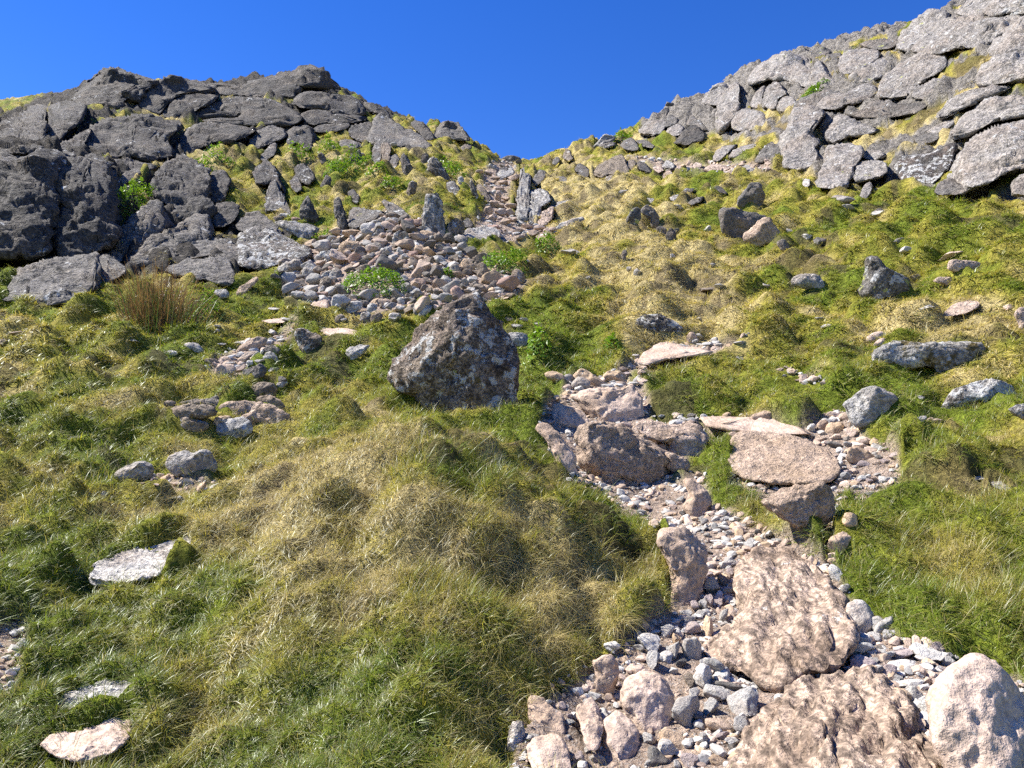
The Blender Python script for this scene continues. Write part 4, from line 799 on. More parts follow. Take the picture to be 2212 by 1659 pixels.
 ('F','s','pile_stone','wh',.7,"1166,806 1210,748 1270,743 1294,812 1220,838","squarish white block under the big green bush",'stone',{'mat':'pale_rock','group':'stones of the pile'}),
 ('F','s','pile_stone','tn',.6,"1006,838 1040,798 1110,793 1134,832 1060,878","tan stone touching the lower edge of the big green bush",'stone',{'mat':'path_rock','group':'stones of the pile'}),
 ('F','s','pile_stone','bd',.5,"1081,878 1140,848 1264,880 1264,916 1110,918","wide brown slab in the pile's foot below the squarish white block",'stone',{'mat':'path_rock','group':'stones of the pile'}),
 ('F','s','pile_stone','br',.6,"816,886 850,828 880,798 934,852 900,876","brown stone left of the big green bush's lower corner",'stone',{'group':'stones of the pile'}),
 ('F','s','pile_stone','gr',.6,"1366,836 1400,788 1450,798 1494,862 1400,876","dark speckled stone right of the squarish white block",'stone',{'mat':'lichen_boulder','group':'stones of the pile'}),
 ('F','s','pile_stone','wh',.5,"1636,686 1680,643 1754,700 1752,736 1690,714","white slab beside the small green bush inside the pile",'stone',{'mat':'pale_rock','group':'stones of the pile'}),
 ('F','s','pile_stone','tn',.7,"1816,566 1840,508 1900,508 1944,570 1934,636 1860,636","golden rounded block near the pile's right end",'stone',{'group':'stones of the pile'}),
 ('F','s','pile_stone','br',.7,"1956,626 1970,558 2020,543 2054,590 2074,664 1990,678","brown upright block at the pile's right end",'stone',{'group':'stones of the pile'}),
 ('F','s','pile_stone','sl',.7,"1726,576 1770,543 1824,600 1814,664 1740,646","grey block left of the golden rounded block",'stone',{'group':'stones of the pile'}),
 ('F','s','pile_stone','rd',.6,"1732,766 1800,738 1864,832 1822,876 1740,836","rusty ochre block low on the pile's right side",'stone',{'mat':'path_rock','group':'stones of the pile'}),
 ('F','s','pile_stone','br',.5,"1626,926 1680,878 1794,888 1744,936 1650,946","flat stone with rusty moss at the pile's lower right",'stone',{'mat':'moss_boulder','group':'stones of the pile'}),
]
# stones of the lower path: centre, width, height in sheet K / Q, tint
PATH_STONES = {'K': """700,380,130,85,wh 645,350,70,60,sl 705,458,85,82,sl 690,315,45,45,pu 775,320,72,60,wh 822,330,60,50,wh 895,310,90,65,pu 968,300,52,118,tn 1035,255,50,80,sl
1100,275,72,48,wh 1095,240,60,45,pu 870,270,70,42,sl 925,245,62,42,sl 865,240,60,45,wh 905,205,55,50,pu 945,200,40,70,sl 970,180,42,72,pu 1010,180,62,52,pu 920,160,72,34,wh 980,115,88,88,sl
1030,85,62,58,gr 1090,100,52,52,pu 1055,125,62,34,sl 960,60,72,34,pu 1060,8,112,36,sl 1065,45,42,38,pu 960,30,62,42,wh 1040,290,48,34,sl 1095,300,62,24,wh 880,400,108,135,sl
800,410,62,92,sl 770,440,62,62,wh 835,470,60,50,gr 945,460,42,34,wh 990,480,92,115,sl 940,540,105,125,wh 1025,530,82,64,wh 1060,570,125,55,gr 1020,612,145,82,sl 880,550,64,62,br
895,612,58,58,wh 855,700,145,155,sl 970,675,85,85,sl 1135,655,165,145,sl 1015,755,125,102,bd 1125,770,98,95,sl 930,725,74,60,gr 1080,830,84,44,wh 945,820,54,58,sl 1030,805,64,38,pu
790,830,145,112,tn 700,820,84,58,sl 770,875,125,95,wh 720,905,98,95,gr 885,925,95,64,pu 1000,920,94,54,tn 1085,905,84,58,tn 1080,860,54,34,gr 400,870,54,28,wh 440,912,95,54,sl
370,905,64,60,pu 820,360,44,64,tn 605,370,42,34,tn 325,740,54,28,sl 320,712,40,30,pu 690,930,60,40,sl 820,940,50,40,wh 940,880,40,30,tn 1200,230,60,55,wh 1250,240,60,60,wh""",
 'Q': """610,290,94,74,sl 650,332,64,42,sl 500,362,115,62,wh 510,402,125,72,wh 690,432,125,48,pu 700,410,105,28,pu 830,432,165,88,wh 920,455,74,60,sl 720,476,165,44,wh
640,502,84,72,pu 510,472,155,64,pu 780,505,95,54,pk 740,562,155,46,wh 630,556,54,40,wh 760,618,84,84,sl 825,682,84,100,wh 710,610,74,90,tn 730,372,40,40,pk 860,530,64,30,wh
820,552,44,40,pk 580,352,84,44,wh 860,387,145,44,pu 955,440,34,24,wh 430,170,40,40,sl 400,60,60,90,wh 440,130,50,60,sl 55,235,60,50,sl 112,250,66,52,pu 870,810,60,50,wh 910,850,80,60,tn 640,430,70,40,wh 590,500,60,50,sl 680,540,70,36,sl 890,500,50,30,pu"""}
# small stones lying in the grass: centre, width, height (survey pixels), tint
SLOPE_STONES = """1895,463,62,14,wh 1825,432,48,16,lg 1829,448,30,10,wh 1746,512,22,14,wh 1770,523,26,18,gr 1940,522,26,14,sl 1963,541,34,12,wh 2060,551,50,12,pk
1655,618,16,10,wh 1770,688,22,6,wh 1787,705,34,5,wh 1718,612,14,8,wh 1540,572,10,8,wh 1452,556,14,12,wh 1378,590,16,14,wh 1360,580,12,12,sl 1532,628,60,8,br 1560,620,30,8,sl
1460,500,14,10,gr 1468,450,24,10,wh 1345,415,20,8,wh 1530,495,16,12,wh 1598,742,26,6,wh 1600,775,22,7,wh 1745,395,14,12,wh 1760,610,20,8,wh 1705,500,18,10,sl 2000,665,40,8,wh
1165,494,30,12,pk 1195,497,24,10,pk 1150,505,30,14,bd 1120,515,26,12,bd 1230,545,36,10,sl 2180,665,30,12,pk 1270,600,10,6,wh 1140,565,10,6,wh 1510,690,16,6,wh 1380,690,10,6,wh
780,335,16,6,wh 850,312,14,10,wh 720,318,12,6,wh 830,328,12,5,wh 500,448,10,14,wh 575,520,18,10,wh 640,600,10,6,wh 285,735,40,6,sl 1110,385,26,12,pk 1085,395,22,10,bd 1075,410,26,12,pk
1095,430,24,10,bd 1105,445,26,12,pk 1080,460,24,14,pk 1065,440,22,16,bd 1062,470,26,16,pk 1090,480,26,14,bd 1108,475,20,12,pk 1140,490,24,10,pk 1050,500,30,12,rd 1030,505,26,10,bd
1076,425,18,20,pk 1055,455,18,22,bd 1098,462,20,14,pk 1070,490,30,12,rd 1118,500,24,10,pk 1052,375,20,8,pk 1068,385,22,9,bd 1035,372,18,8,pk 1090,375,16,8,sl 1120,350,14,8,gr
480,745,30,8,sl 520,742,36,9,wh 470,715,12,6,wh 740,690,20,7,wh 850,690,20,8,wh 700,710,22,6,wh 1165,700,24,8,sl 1130,690,20,8,wh 1115,705,26,9,sl 1100,690,24,8,bd
1710,805,20,8,pk 1700,795,14,8,pk 1730,820,26,6,pk 1755,825,24,6,wh 1780,828,24,5,pk 1695,812,16,6,wh 1685,798,14,8,pk 1990,905,26,12,wh 2010,908,22,10,bd 2030,910,26,10,pk 1990,860,16,8,wh
1500,738,16,10,wh 1512,728,16,12,wh 1530,745,24,10,wh 1545,735,16,10,wh 1555,745,20,8,wh 1380,780,24,10,pk 1360,790,22,10,wh 1345,800,26,12,bd 1375,770,16,8,wh
45,722,40,8,bd 12,740,26,12,br 225,1070,10,14,wh 392,1078,22,10,sl 600,668,36,6,wh 620,690,30,6,wh 900,745,24,8,sl 495,790,30,12,sl 560,780,24,10,wh 520,770,30,9,wh 610,820,24,12,gr 590,800,26,12,wh 470,705,14,6,wh"""
BUSHES = [  # centre u, base v, width, height, depth ratio, density, label
 (806,640,148,52,.7,1.0,"largest bright green bush growing out of the stone pile's middle"),
 (968,605,34,26,.7,1,"smallest bright green bush inside the stone pile's right half"),
 (1088,592,104,48,.7,1,"bright green bush overhanging the stone pile's right end"),
 (1182,543,58,32,.7,1,"bright green cushion bush in grass below the gully"),
 (1163,772,56,58,.7,.9,"bright green leafy plant right behind the pyramid boulder"),
 (1324,757,40,26,.7,.6,"thin light green plant in the grass right of the pyramid boulder"),
 (432,705,78,66,.8,.8,"green fern like bush against the right side of the brown rushes"),
 (282,462,70,62,.6,1.2,"bright green bushes filling the gully beside the shaded cliff"),
 (312,432,60,40,.6,.9,"upper yellow green bush on the gully's right wall"),
 (254,548,30,24,.7,.6,"small yellow green plant on the pale block at the cliff foot"),
 (440,378,62,34,.6,.8,"yellow green bush capping the tall lichened pillar"),
 (470,350,70,34,.6,.6,"pale green bush above the tall lichened pillar"),
 (648,355,60,40,.6,.8,"light green bush right of the dark broken buttress"),
 (712,330,50,34,.6,.7,"light green bush on the upper slope below the dark overhang"),
 (745,378,90,52,.6,1.0,"widest light green bush on the bushy slope"),
 (790,360,40,26,.6,.6,"light green bush behind the two dark fins"),
 (845,412,44,30,.7,.9,"vivid green bush below the cracked columns"),
 (815,380,50,26,.6,.6,"sparse green bush above the vivid green one"),
 (985,388,60,38,.6,.8,"green bush around the white ridge stone"),
 (960,365,40,24,.6,.7,"green bush on the ridge right of the large leaning shard"),
 (1765,205,70,18,.6,1.0,"bright green turf bush on the ledge of the sunlit crag"),
 (700,520,50,22,.6,.6,"small green bush in the grass left of the stone pile's shoulder"),
 (1340,302,70,16,.6,.5,"yellow green low bush on the saddle under the skyline rocks"),
 (1600,507,60,26,.6,.4,"green low bush left of the large cracked boulder"),
]
PATHS = [  # trodden, bare stony ground
 "1090,1700 1120,1560 1160,1500 1280,1430 1375,1365 1442,1310 1452,1200 1405,1130 1335,1090 1225,1035 1200,990 1160,920 1172,880 1230,820 1345,800 1400,835 1405,900 1540,900 1640,900 1720,925 1785,885 1820,865 1850,880 1862,930 1940,975 1945,1040 1870,1080 1815,1100 1800,1160 1802,1230 1850,1300 1940,1365 2060,1400 2165,1440 2250,1500 2300,1700",
 "1335,805 1380,765 1465,735 1560,728 1640,712 1645,728 1500,775 1400,805",
 "1035,525 1028,480 1055,430 1040,380 1060,350 1110,345 1118,375 1095,420 1105,470 1190,495 1180,512 1120,528",
 "1670,788 1720,800 1810,822 1740,834 1685,818", "-60,1370 40,1325 62,1350 30,1490 -60,1510", "440,800 470,765 560,728 640,690 642,708 570,772 510,810",
 "1330,330 1480,350 1680,350 1660,372 1450,372", "590,600 640,540 700,510 760,480 850,455 930,485 1000,525 1060,570 1140,595 1110,645 1000,655 950,668 880,675 780,670 700,660 640,650",
 "280,1035 380,1020 480,1045 450,1065 330,1055"]
ISLANDS = ["1500,935 1580,930 1592,1000 1575,1045 1640,1062 1640,1085 1720,1125 1785,1148 1782,1215 1700,1165 1610,1115 1535,1065 1520,1000 1480,1020 1440,1030 1480,985", "1700,960 1760,975 1810,1002 1760,1000 1710,982", "1800,1095 1835,1050 1860,1090 1830,1150 1800,1150"]
CRAGS = ["-240,240 0,250 140,190 240,140 690,130 770,190 860,235 940,330 900,340 800,285 640,285 560,310 480,330 400,400 330,420 480,470 640,490 560,590 250,590 0,565 -240,570",
 "1380,295 1400,225 1520,205 1640,110 1780,90 2000,10 2100,-30 2440,-160 2440,430 2110,420 1950,400 1800,390 1700,350 1690,300 1580,300 1540,280 1480,300"]
# colour of the sward: u, v, radius, straw (+) or fresh green (-)
SWARD = [(1450,640,150,.7),(1500,690,120,.9),(1330,560,120,.4),(1400,500,120,.6),(1250,420,130,.6),(1150,470,70,.8),(2140,660,130,.9),(2050,720,90,.5),(1200,440,80,.5),(1950,560,120,.1),
 (1850,480,160,-.3),(2100,480,160,-.4),(1500,310,70,-.6),(1750,520,120,-.1),(700,1100,160,.5),(620,1180,110,.6),(850,1150,160,.35),(1000,1250,150,.4),(1150,1150,110,.35),(780,950,120,.3),(1000,1500,150,.25),(1180,1350,130,.35),
 (1250,1080,90,-.7),(1120,960,90,-.7),(950,870,80,-.6),(700,800,70,.5),(660,850,60,.2),(200,850,200,-.35),(150,1150,200,-.35),(60,1250,120,-.4),(400,1400,160,-.5),(250,1450,150,-.3),(600,1500,180,-.35),(120,1600,160,-.5),(520,1050,60,.2),
 (1600,830,140,-.1),(1750,850,90,-.5),(1530,960,50,-.7),(1560,1000,50,-.5),(2000,1100,150,.3),(2100,1200,120,.35),(1950,1000,90,.0),(1900,1250,90,-.4),(2150,1300,100,.0),(1950,870,90,-.5),(2100,800,120,-.2),
 (850,700,60,.2),(780,780,70,.5),(640,760,60,-.3),(720,680,80,-.6),(560,660,80,-.5),(300,640,90,.2),(20,640,60,-.3),(1300,730,90,-.4),(1200,790,70,-.7),(1180,850,60,-.6),(300,270,60,.7),(430,300,150,.6),(800,420,160,.1),(900,300,120,.1),
 (1900,250,160,.55),(1800,300,120,.6),(2050,350,120,.5),(2150,120,120,.6),(1650,230,100,.5),(1450,260,80,.4),(0,560,60,.1),(1640,1100,60,.3)]

# grass ledges and rakes on the crags: half width, then the line
LEDGES = [('R', 20, "480,490 620,470 745,425"), ('R', 22, "660,600 780,620 880,650"), ('R', 18, "1050,640 1000,700 1040,770"), ('R', 62, "780,1150 1000,1090 1250,1000 1420,900"), ('R', 40, "1420,900 1650,770 1850,690 2100,650 2300,640"),
 ('R', 34, "1050,1290 1250,1230 1420,1150 1580,1080"), ('R', 26, "1580,1080 1740,930 1950,810 2300,745"), ('R', 24, "1800,1090 1900,1040 2050,960 2300,925"), ('R', 50, "1520,620 1700,560 1850,490 1950,440"), ('R', 30, "1580,450 1700,430 1800,410"),
 ('R', 20, "800,800 870,830 900,800"), ('R', 26, "490,960 560,1080 590,1200"), ('R', 50, "1950,1500 2080,1400 2300,1320"), ('R', 50, "0,900 150,930 320,900"), ('R', 28, "330,860 420,800 470,760"), ('R', 24, "1060,390 1130,420 1200,440"), ('R', 20, "820,380 900,345 1100,300"),
 ('R', 26, "0,1050 150,1040 300,1000"), ('R', 22, "1620,1400 1660,1280 1740,1150"), ('R', 24, "870,1290 1000,1300 1180,1250"), ('R', 16, "1200,270 1300,180 1400,100"), ('R', 20, "1650,90 1740,60"), ('R', 26, "1500,1520 1560,1440 1640,1430"),
 ('R', 20, "2050,440 2130,430 2300,420"), ('R', 24, "2000,500 1900,520 1860,600"),
 ('A', 22, "630,690 700,590 740,520 830,490 1020,520"), ('A', 24, "790,650 900,610 1050,575 1300,580 1500,610 1620,650"), ('A', 26, "1490,740 1560,690 1680,650"), ('A', 22, "1260,230 1330,270 1400,290"), ('A', 24, "1090,430 1150,450 1210,460"),
 ('A', 16, "1450,440 1520,405 1600,385"), ('A', 16, "1700,520 1820,460 1950,410 2200,408 2420,470"), ('A', 16, "1740,605 1850,580 2100,582 2420,585"), ('A', 20, "1720,645 1900,640 2200,655 2420,655"), ('A', 22, "900,955 1040,930"),
 ('A', 24, "1150,955 1300,990 1420,1000"), ('A', 60, "1500,980 1650,960 1800,880 2000,800"), ('A', 50, "1700,970 1850,1030 2000,1150"), ('A', 36, "1060,1110 1200,1110 1300,1060 1420,1000"), ('A', 60, "1120,1180 1200,1250 1250,1330"),
 ('A', 30, "1100,1350 1060,1480 1000,1560"), ('B', 18, "450,335 560,325 700,362 790,350"), ('B', 18, "300,440 380,420 450,400"), ('B', 16, "580,500 650,480 700,465"), ('B', 18, "530,600 650,605 820,600 980,620"), ('B', 24, "930,460 990,560 1060,600 1040,520"),
 ('B', 16, "120,290 200,250 290,215"), ('B', 18, "800,380 880,400 930,430"), ('B', 70, "600,720 800,720 950,700"), ('B', 40, "1250,600 1400,680 1600,800 1800,850"), ('A', 14, "410,490 450,520"), ('A', 18, "360,890 420,880 500,905"), ('A', 20, "480,1130 520,1060 580,1000"),
 ('E', 22, "430,420 500,400 480,560"), ('E', 26, "1340,250 1420,260 1500,320"), ('E', 26, "1830,40 1900,90 2050,100 2200,150"), ('F', 22, "330,330 430,360 560,400"), ('F', 20, "330,520 420,500 460,470"), ('A', 14, "1090,870 1130,820 1210,750")]
# ------------------------------------------------------------------ masks on the hillside
covC = Raster()
for s in ROCKS:
    if s[1] == 'c':
        covC.poly(chaikin(np.array(P(s[0], s[5])), 1))
covC.blur(2, 1)
pathR = Raster()
for t in PATHS: pathR.poly(P('D', t))
for t in ISLANDS: pathR.poly(P('D', t), 0.0)
pathR.blur(2, 2)
cragR = Raster()
for t in CRAGS: cragR.poly(P('D', t))
cragR.blur(5, 2)
ledgeR = Raster()
for reg, hw, txt in LEDGES:
    ox, oy, sc_ = REG[reg]; L_ = P(reg, txt); hw *= sc_
    for (x0, y0), (x1, y1) in zip(L_[:-1], L_[1:]):
        dx, dy = x1-x0, y1-y0; l = math.hypot(dx, dy); nx, ny = -dy/l*hw, dx/l*hw; ex_, ey_ = dx/l*hw*.6, dy/l*hw*.6
        ledgeR.poly([(x0-ex_+nx, y0-ey_+ny), (x1+ex_+nx, y1+ey_+ny), (x1+ex_-nx, y1+ey_-ny), (x0-ex_-nx, y0-ey_-ny)])
ledgeR.blur(1, 2)
P0 = np.stack([XX, YY, Z0], -1)
gu, gv, gd = proj(P0)
vis0 = ((Z0-CZ)/GR >= base_sight.cm-0.012) & (np.abs(GA) < 45.9)
fr = np.exp(-GR/10.0)
mpath = pathR.get(gu, gv)*vis0
mcrag = cragR.get(np.clip(gu, -230, 2440), gv)*(np.abs(GA) < 60)*vis0
mcov = covC.get(gu, gv)*vis0
mledge = ledgeR.get(gu, gv)*vis0
mrock = mcrag*(1-mledge)
# cushions and hollows of the sward
w_near = 1-sstep(5, 14, GR)
b1 = np.abs(n2(XX, YY, .34, 1, 2)); b2 = np.abs(n2(XX, YY, .95, 2, 2)); b3 = np.abs(n2(XX, YY, 2.6, 3, 2)); b4 = n2(XX, YY, 6.5, 4, 3)
disp = .17*(b1-.22)*w_near + .55*(b2-.24)*(.52+.58*sstep(4, 11, GR)) + .55*(b3-.24)*sstep(9, 28, GR)*(1-.6*mcrag) + .35*b4*sstep(18, 45, GR)*(1-.8*mcrag)
disp = disp + .02*n2(XX, YY, .11, 8, 2)*w_near
mound_ = np.exp(-(((XX+.45)/.95)**2+((YY-4.35)/.95)**2)**1.3)
disp = disp + .30*mound_
disp *= (1-.8*mpath)*(1-.75*mcov)*sstep(1.5, 2.6, GR)
disp += mpath*(.02*n2(XX, YY, .16, 6, 3)*np.minimum(GR/5, 2)) - .05*mpath*np.minimum(GR/6, 1.5)
sel = mrock > .04
e_, v_ = worley(np.stack([XX[sel]/2.3, YY[sel]/2.3, Z0[sel]/1.5], -1), 77)
rk = np.zeros_like(disp); rk[sel] = ((v_-.5)*.75*sstep(0, .15, e_)-.25*(1-sstep(0, .12, e_)))*.8
rk[sel] += .25*n2(XX[sel], YY[sel], .5, 61, 3)
disp += mrock*rk
disp -= mcov*np.clip(GR*.008, 0, .35)
ZF = Z0+disp
sight = Sight(ZF)
LRR = np.log(RR)
def Hq(x, y, A=None):
    A = ZF if A is None else A
    az = np.degrees(np.arctan2(x, y)); lr = np.log(np.hypot(x, y))
    i = np.clip(np.searchsorted(AZ, az)-1, 0, NA-2); fa = (az-AZ[i])/(AZ[i+1]-AZ[i])
    g = np.clip((lr-LRR[0])/(LRR[1]-LRR[0]), 0, NR-1.001); j = g.astype(int); f = g-j
    return (A[i, j]*(1-fa)+A[i+1, j]*fa)*(1-f)+(A[i, j+1]*(1-fa)+A[i+1, j+1]*fa)*f
def Hn(x, y):
    e = np.maximum(.03, np.hypot(x, y)*.012)
    n = np.stack([Hq(x-e, y)-Hq(x+e, y), Hq(x, y-e)-Hq(x, y+e), 2*e], -1)
    return n/np.linalg.norm(n, axis=-1)[..., None]
SW = np.array(SWARD)
def strawness(u, v, x, y):
    w = np.zeros(np.shape(u)); 
    for a, b, r, s in SW: w = w + s*np.exp(-((u-a)**2+(v-b)**2)/(r*r))
    r = np.hypot(x, y)
    w = .75*w + .75*n2(x, y, .7, 11, 3) + .8*n2(x, y, 2.4, 14, 3) + .4*n2(x, y, .2, 12, 2)*(1-sstep(8, 16, r))
    base = .33 + .12*sstep(9, 22, r)
    return np.clip(base+w, 0, 1)
C_FRESH = np.array((.15, .205, .018)); C_GREEN = np.array((.24, .255, .030)); C_OLIVE = np.array((.37, .32, .06)); C_STRAW = np.array((.54, .44, .20))
def sward_colour(w):
    w = np.asarray(w)[..., None]
    c = np.where(w < .33, C_FRESH+(C_GREEN-C_FRESH)*(w/.33), np.where(w < .66, C_GREEN+(C_OLIVE-C_GREEN)*((w-.33)/.33), C_OLIVE+(C_STRAW-C_OLIVE)*((w-.66)/.34)))
    return c

# ------------------------------------------------------------------ the ground
tmask = GR < 130
PF = np.stack([XX, YY, ZF], -1)
gw = strawness(gu, gv, XX, YY)
col = sward_colour(gw)*.75 + np.array((.02, .014, .005))
dirt = np.array((.36, .27, .205))
earth = np.array((.085, .062, .042))
def bareness(x, y): return .6*n2(x, y, .55, 21, 3)+.6*n2(x, y, 1.9, 22, 3)
patch = bareness(XX, YY)
col = np.where((patch > .22)[..., None], col*.35+earth*.65, col)
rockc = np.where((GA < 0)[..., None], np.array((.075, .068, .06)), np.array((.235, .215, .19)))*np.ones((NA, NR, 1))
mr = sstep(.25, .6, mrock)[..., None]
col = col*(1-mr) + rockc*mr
col = col*(1-mpath[..., None]) + dirt*mpath[..., None]
idx = np.arange(NA*NR).reshape(NA, NR)
quads = np.stack([idx[:-1, :-1], idx[:-1, 1:], idx[1:, 1:], idx[1:, :-1]], -1).reshape(-1, 4)
me = mesh_np('hillside', PF.reshape(-1, 3), quads[:, ::-1])
vcol(me, 'col', col.reshape(-1, 3))
vcol(me, 'msk', np.stack([mpath, mrock, 0*mpath], -1).reshape(-1, 3))
t = NT('hillside_soil')
at = t.n('ShaderNodeAttribute', attribute_name='col'); ms = t.n('ShaderNodeAttribute', attribute_name='msk')
tc = t.n('ShaderNodeTexCoord').outputs['Object']
sx = t.n('ShaderNodeSeparateColor'); t.put(sx.inputs[0], ms.outputs['Color'])
f1 = t.noise(tc, 30, 6, .7); f2 = t.noise(tc, 5, 6, .65); f3 = t.noise(tc, 110, 3, .6)
c = t.scale(at.outputs['Color'], t.math('MULTIPLY', t.ramp(f1, .3, .7, .55, 1.45), t.ramp(f2, .3, .7, .7, 1.3)))
c = t.mix(t.math('MULTIPLY', t.ramp(f3, .5, .62, 0, .6), sx.outputs[0]), c, (.47, .43, .39))
f4 = t.noise(tc, 7, 6, .72)
c = t.scale(c, t.math('ADD', 1.0, t.math('MULTIPLY', sx.outputs[1], t.ramp(f4, .3, .7, -.5, .5))))
hh = t.math('ADD', t.math('MULTIPLY', f2, 3.0), t.math('ADD', f1, t.math('MULTIPLY', f3, .3)))
hh = t.math('ADD', hh, t.math('MULTIPLY', t.math('MULTIPLY', f4, 4.0), sx.outputs[1]))
bp = t.n('ShaderNodeBump', {'Strength': 1.0, 'Distance': .05}); t.put(bp.inputs['Height'], hh)
bs = t.n('ShaderNodeBsdfPrincipled', {'Roughness': .95, 'Specular IOR Level': .1}); t.put(bs.inputs['Base Color'], c); t.put(bs.inputs['Normal'], bp.outputs[0])
g = link('hillside', me, t.out(bs.outputs[0])); tag(g, kind='structure')

# ------------------------------------------------------------------ rocks
for s in ROCKS:
    rock_outline(s)

# loose stones: fourteen shapes, copied
def stone_mesh(k, seed, flat, res=3):
    r = np.random.default_rng(seed); D, Fc = ico(res)
    q = D.copy()
    for _ in range(12):
        n = r.normal(size=3); n /= np.linalg.norm(n); planecut(q, [(n, r.uniform(.42, .8))])
    q = q*np.array((1, 1, flat))
    N = vnormals(q, Fc)
    q = q + N*(fbm(q*1.1+seed, 2, seed)*.09 + fbm(q*4+seed, 3, seed+3, .6)*.035)[:, None]
    q /= np.abs(q).max(0)
    return mesh_np('stone', q, Fc)
STONES = [stone_mesh(k, 300+k, [.95, .8, .7, .85][k % 4], 4 if k < 14 else 3) for k in range(14)]
protos = {}
srng = np.random.default_rng(44)
coverN = Raster(0.0)
def stone(name, u, v, w, h, tint, cat, group, depth=None, sink=.12, mesh=None, tilt=.35):
    """a stone whose foot is seen at (u, v+h/2), w x h in survey pixels"""
    d = sight.hit(u, v+h*.38)[0] if depth is None else depth
    if np.isnan(d): return None
    m = STONES[srng.integers(len(STONES))] if mesh is None else mesh
    key = (name, m.name)
    if key not in protos:
        o = link(name, m, MAT['stone']); protos[key] = o
    else:
        o = protos[key].copy(); COL.objects.link(o)
    W = w*d/F/2; Hh = h*d/F/2
    dep = (W+Hh)*.55
    p = unproj(np.array(u), np.array(v), np.array(d+dep*.6))
    o.scale = (W*1.04, dep, Hh*1.12)
    o.rotation_euler = (srng.uniform(-.15, .15)-.12, srng.uniform(-tilt, tilt)*.5, srng.uniform(-.5, .5)+(math.pi if srng.random() < .5 else 0))
    o.location = p
    c = np.array(PAL[tint])*srng.uniform(.9, 1.2)*(1.1 if name == 'path_stone' else .85)
    o.color = (*np.clip(c, 0, .6), 1)
    tag(o, None, cat, group, 'thing')
    LOOSE.append([o, u, v, w*h, tint, max(w, h)/max(1, min(w, h)), name])
    return o
LOOSE = []
fu = []
def spread(polys, n, dmin, avoid):
    out = []
    pts = []
    for poly in polys: pts += poly
    a = np.array(pts); lo, hi = a.min(0), a.max(0)
    tries = 0
    while len(out) < n and tries < 40000:
        tries += 1
        p = srng.uniform(lo, hi)
        if not any(inpoly(np.array([p[0]]), np.array([p[1]]), q)[0] for q in polys): continue
        sc = dmin*(.55+.9*srng.random())
        if any((p[0]-x)**2+((p[1]-y)*1.6)**2 < (sc+r)**2*.36 for x, y, r in out+avoid): continue
        out.append((p[0], p[1], sc))
    return out
for sheet, txt in PATH_STONES.items():
    ox, oy, sc = REG[sheet]
    for w_ in txt.split():
        a = w_.split(',')
        cx_, cy_, ww, hh_ = [float(q) for q in a[:4]]
        stone('path_stone', ox+sc*cx_, oy+sc*cy_, ww*sc, hh_*sc, a[4], 'stone', 'loose stones on the path')
for w_ in SLOPE_STONES.split():
    a = w_.split(',')
    stone('stone', float(a[0]), float(a[1]), float(a[2])*1.1, max(float(a[3]), 7)*1.2, a[4], 'stone', 'small stones in the grass')
tints = ['sl', 'wh', 'gr', 'pu', 'tn', 'pk', 'bd', 'wh', 'sl', 'pk']
solid = [np.array(P(s[0], s[5])) for s in ROCKS]
def in_solid(u, v):
    for p in solid:
        if p[:, 0].min() < u < p[:, 0].max() and p[:, 1].min() < v < p[:, 1].max() and inpoly(np.array([u]), np.array([v]), p)[0]: return True
    return False
# more loose stones along the path
zones = [(P('D', "1210,1030 1290,1060 1350,1100 1440,1130 1530,1150 1640,1180 1600,1120 1480,1080 1400,1130 1280,1040"), 46, 13),
         (P('D', "1500,1110 1620,1120 1690,1180 1620,1200 1560,1250 1520,1290 1525,1200 1480,1130"), 50, 13),
         (P('D', "1720,935 1790,890 1835,875 1860,930 1940,980 1940,1040 1860,1075 1815,1090 1810,1005 1780,960"), 62, 17),
         (P('D', "1170,880 1230,820 1240,870 1180,960 1165,930"), 16, 12), (P('D', "1400,900 1480,895 1560,905 1480,915"), 12, 12),
         (P('D', "1200,960 1240,930 1250,1000 1230,1010"), 10, 10), (P('D', "1140,1560 1230,1560 1300,1659 1180,1659"), 12, 14),
         (P('D', "1840,1380 1900,1360 2050,1400 2100,1440 2010,1500 1930,1480"), 14, 18), (P('D', "1260,800 1400,790 1390,830 1270,835"), 10, 12)]
for poly, n, sz in zones:
    for (u, v, s_) in spread([poly], n, sz, []):
        if in_solid(u, v): continue
        stone('path_stone', u, v, s_*1.35*srng.uniform(.8, 1.25), s_*srng.uniform(.6, .95), tints[srng.integers(len(tints))], 'stone', 'loose stones on the path')
# the stone pile: a shell of stones on its mound
pile = P('D', "592,596 640,545 700,512 755,492 800,470 850,462 925,490 990,528 1060,572 1130,602 1100,640 1005,652 950,664 880,670 800,662 700,652 640,640")
ptints = ['br', 'sl', 'gr', 'sl', 'bd', 'pk', 'tn', 'wh', 'gr', 'rd', 'sl', 'br']
ps = spread([pile], 225, 20, [])
ps.sort(key=lambda q: q[1])
for (u, v, s_) in ps:
    if sum(1 for b in BUSHES[:3] if abs(u-b[0]) < b[2]*.42 and b[1]-b[3] < v < b[1]-4): continue
    k = .8+.5*srng.random()
    stone('pile_stone', u, v, s_*1.75*k, s_*1.15*srng.uniform(.75, 1.2)*k, ptints[srng.integers(len(ptints))], 'stone', 'stones of the pile', tilt=1.0)

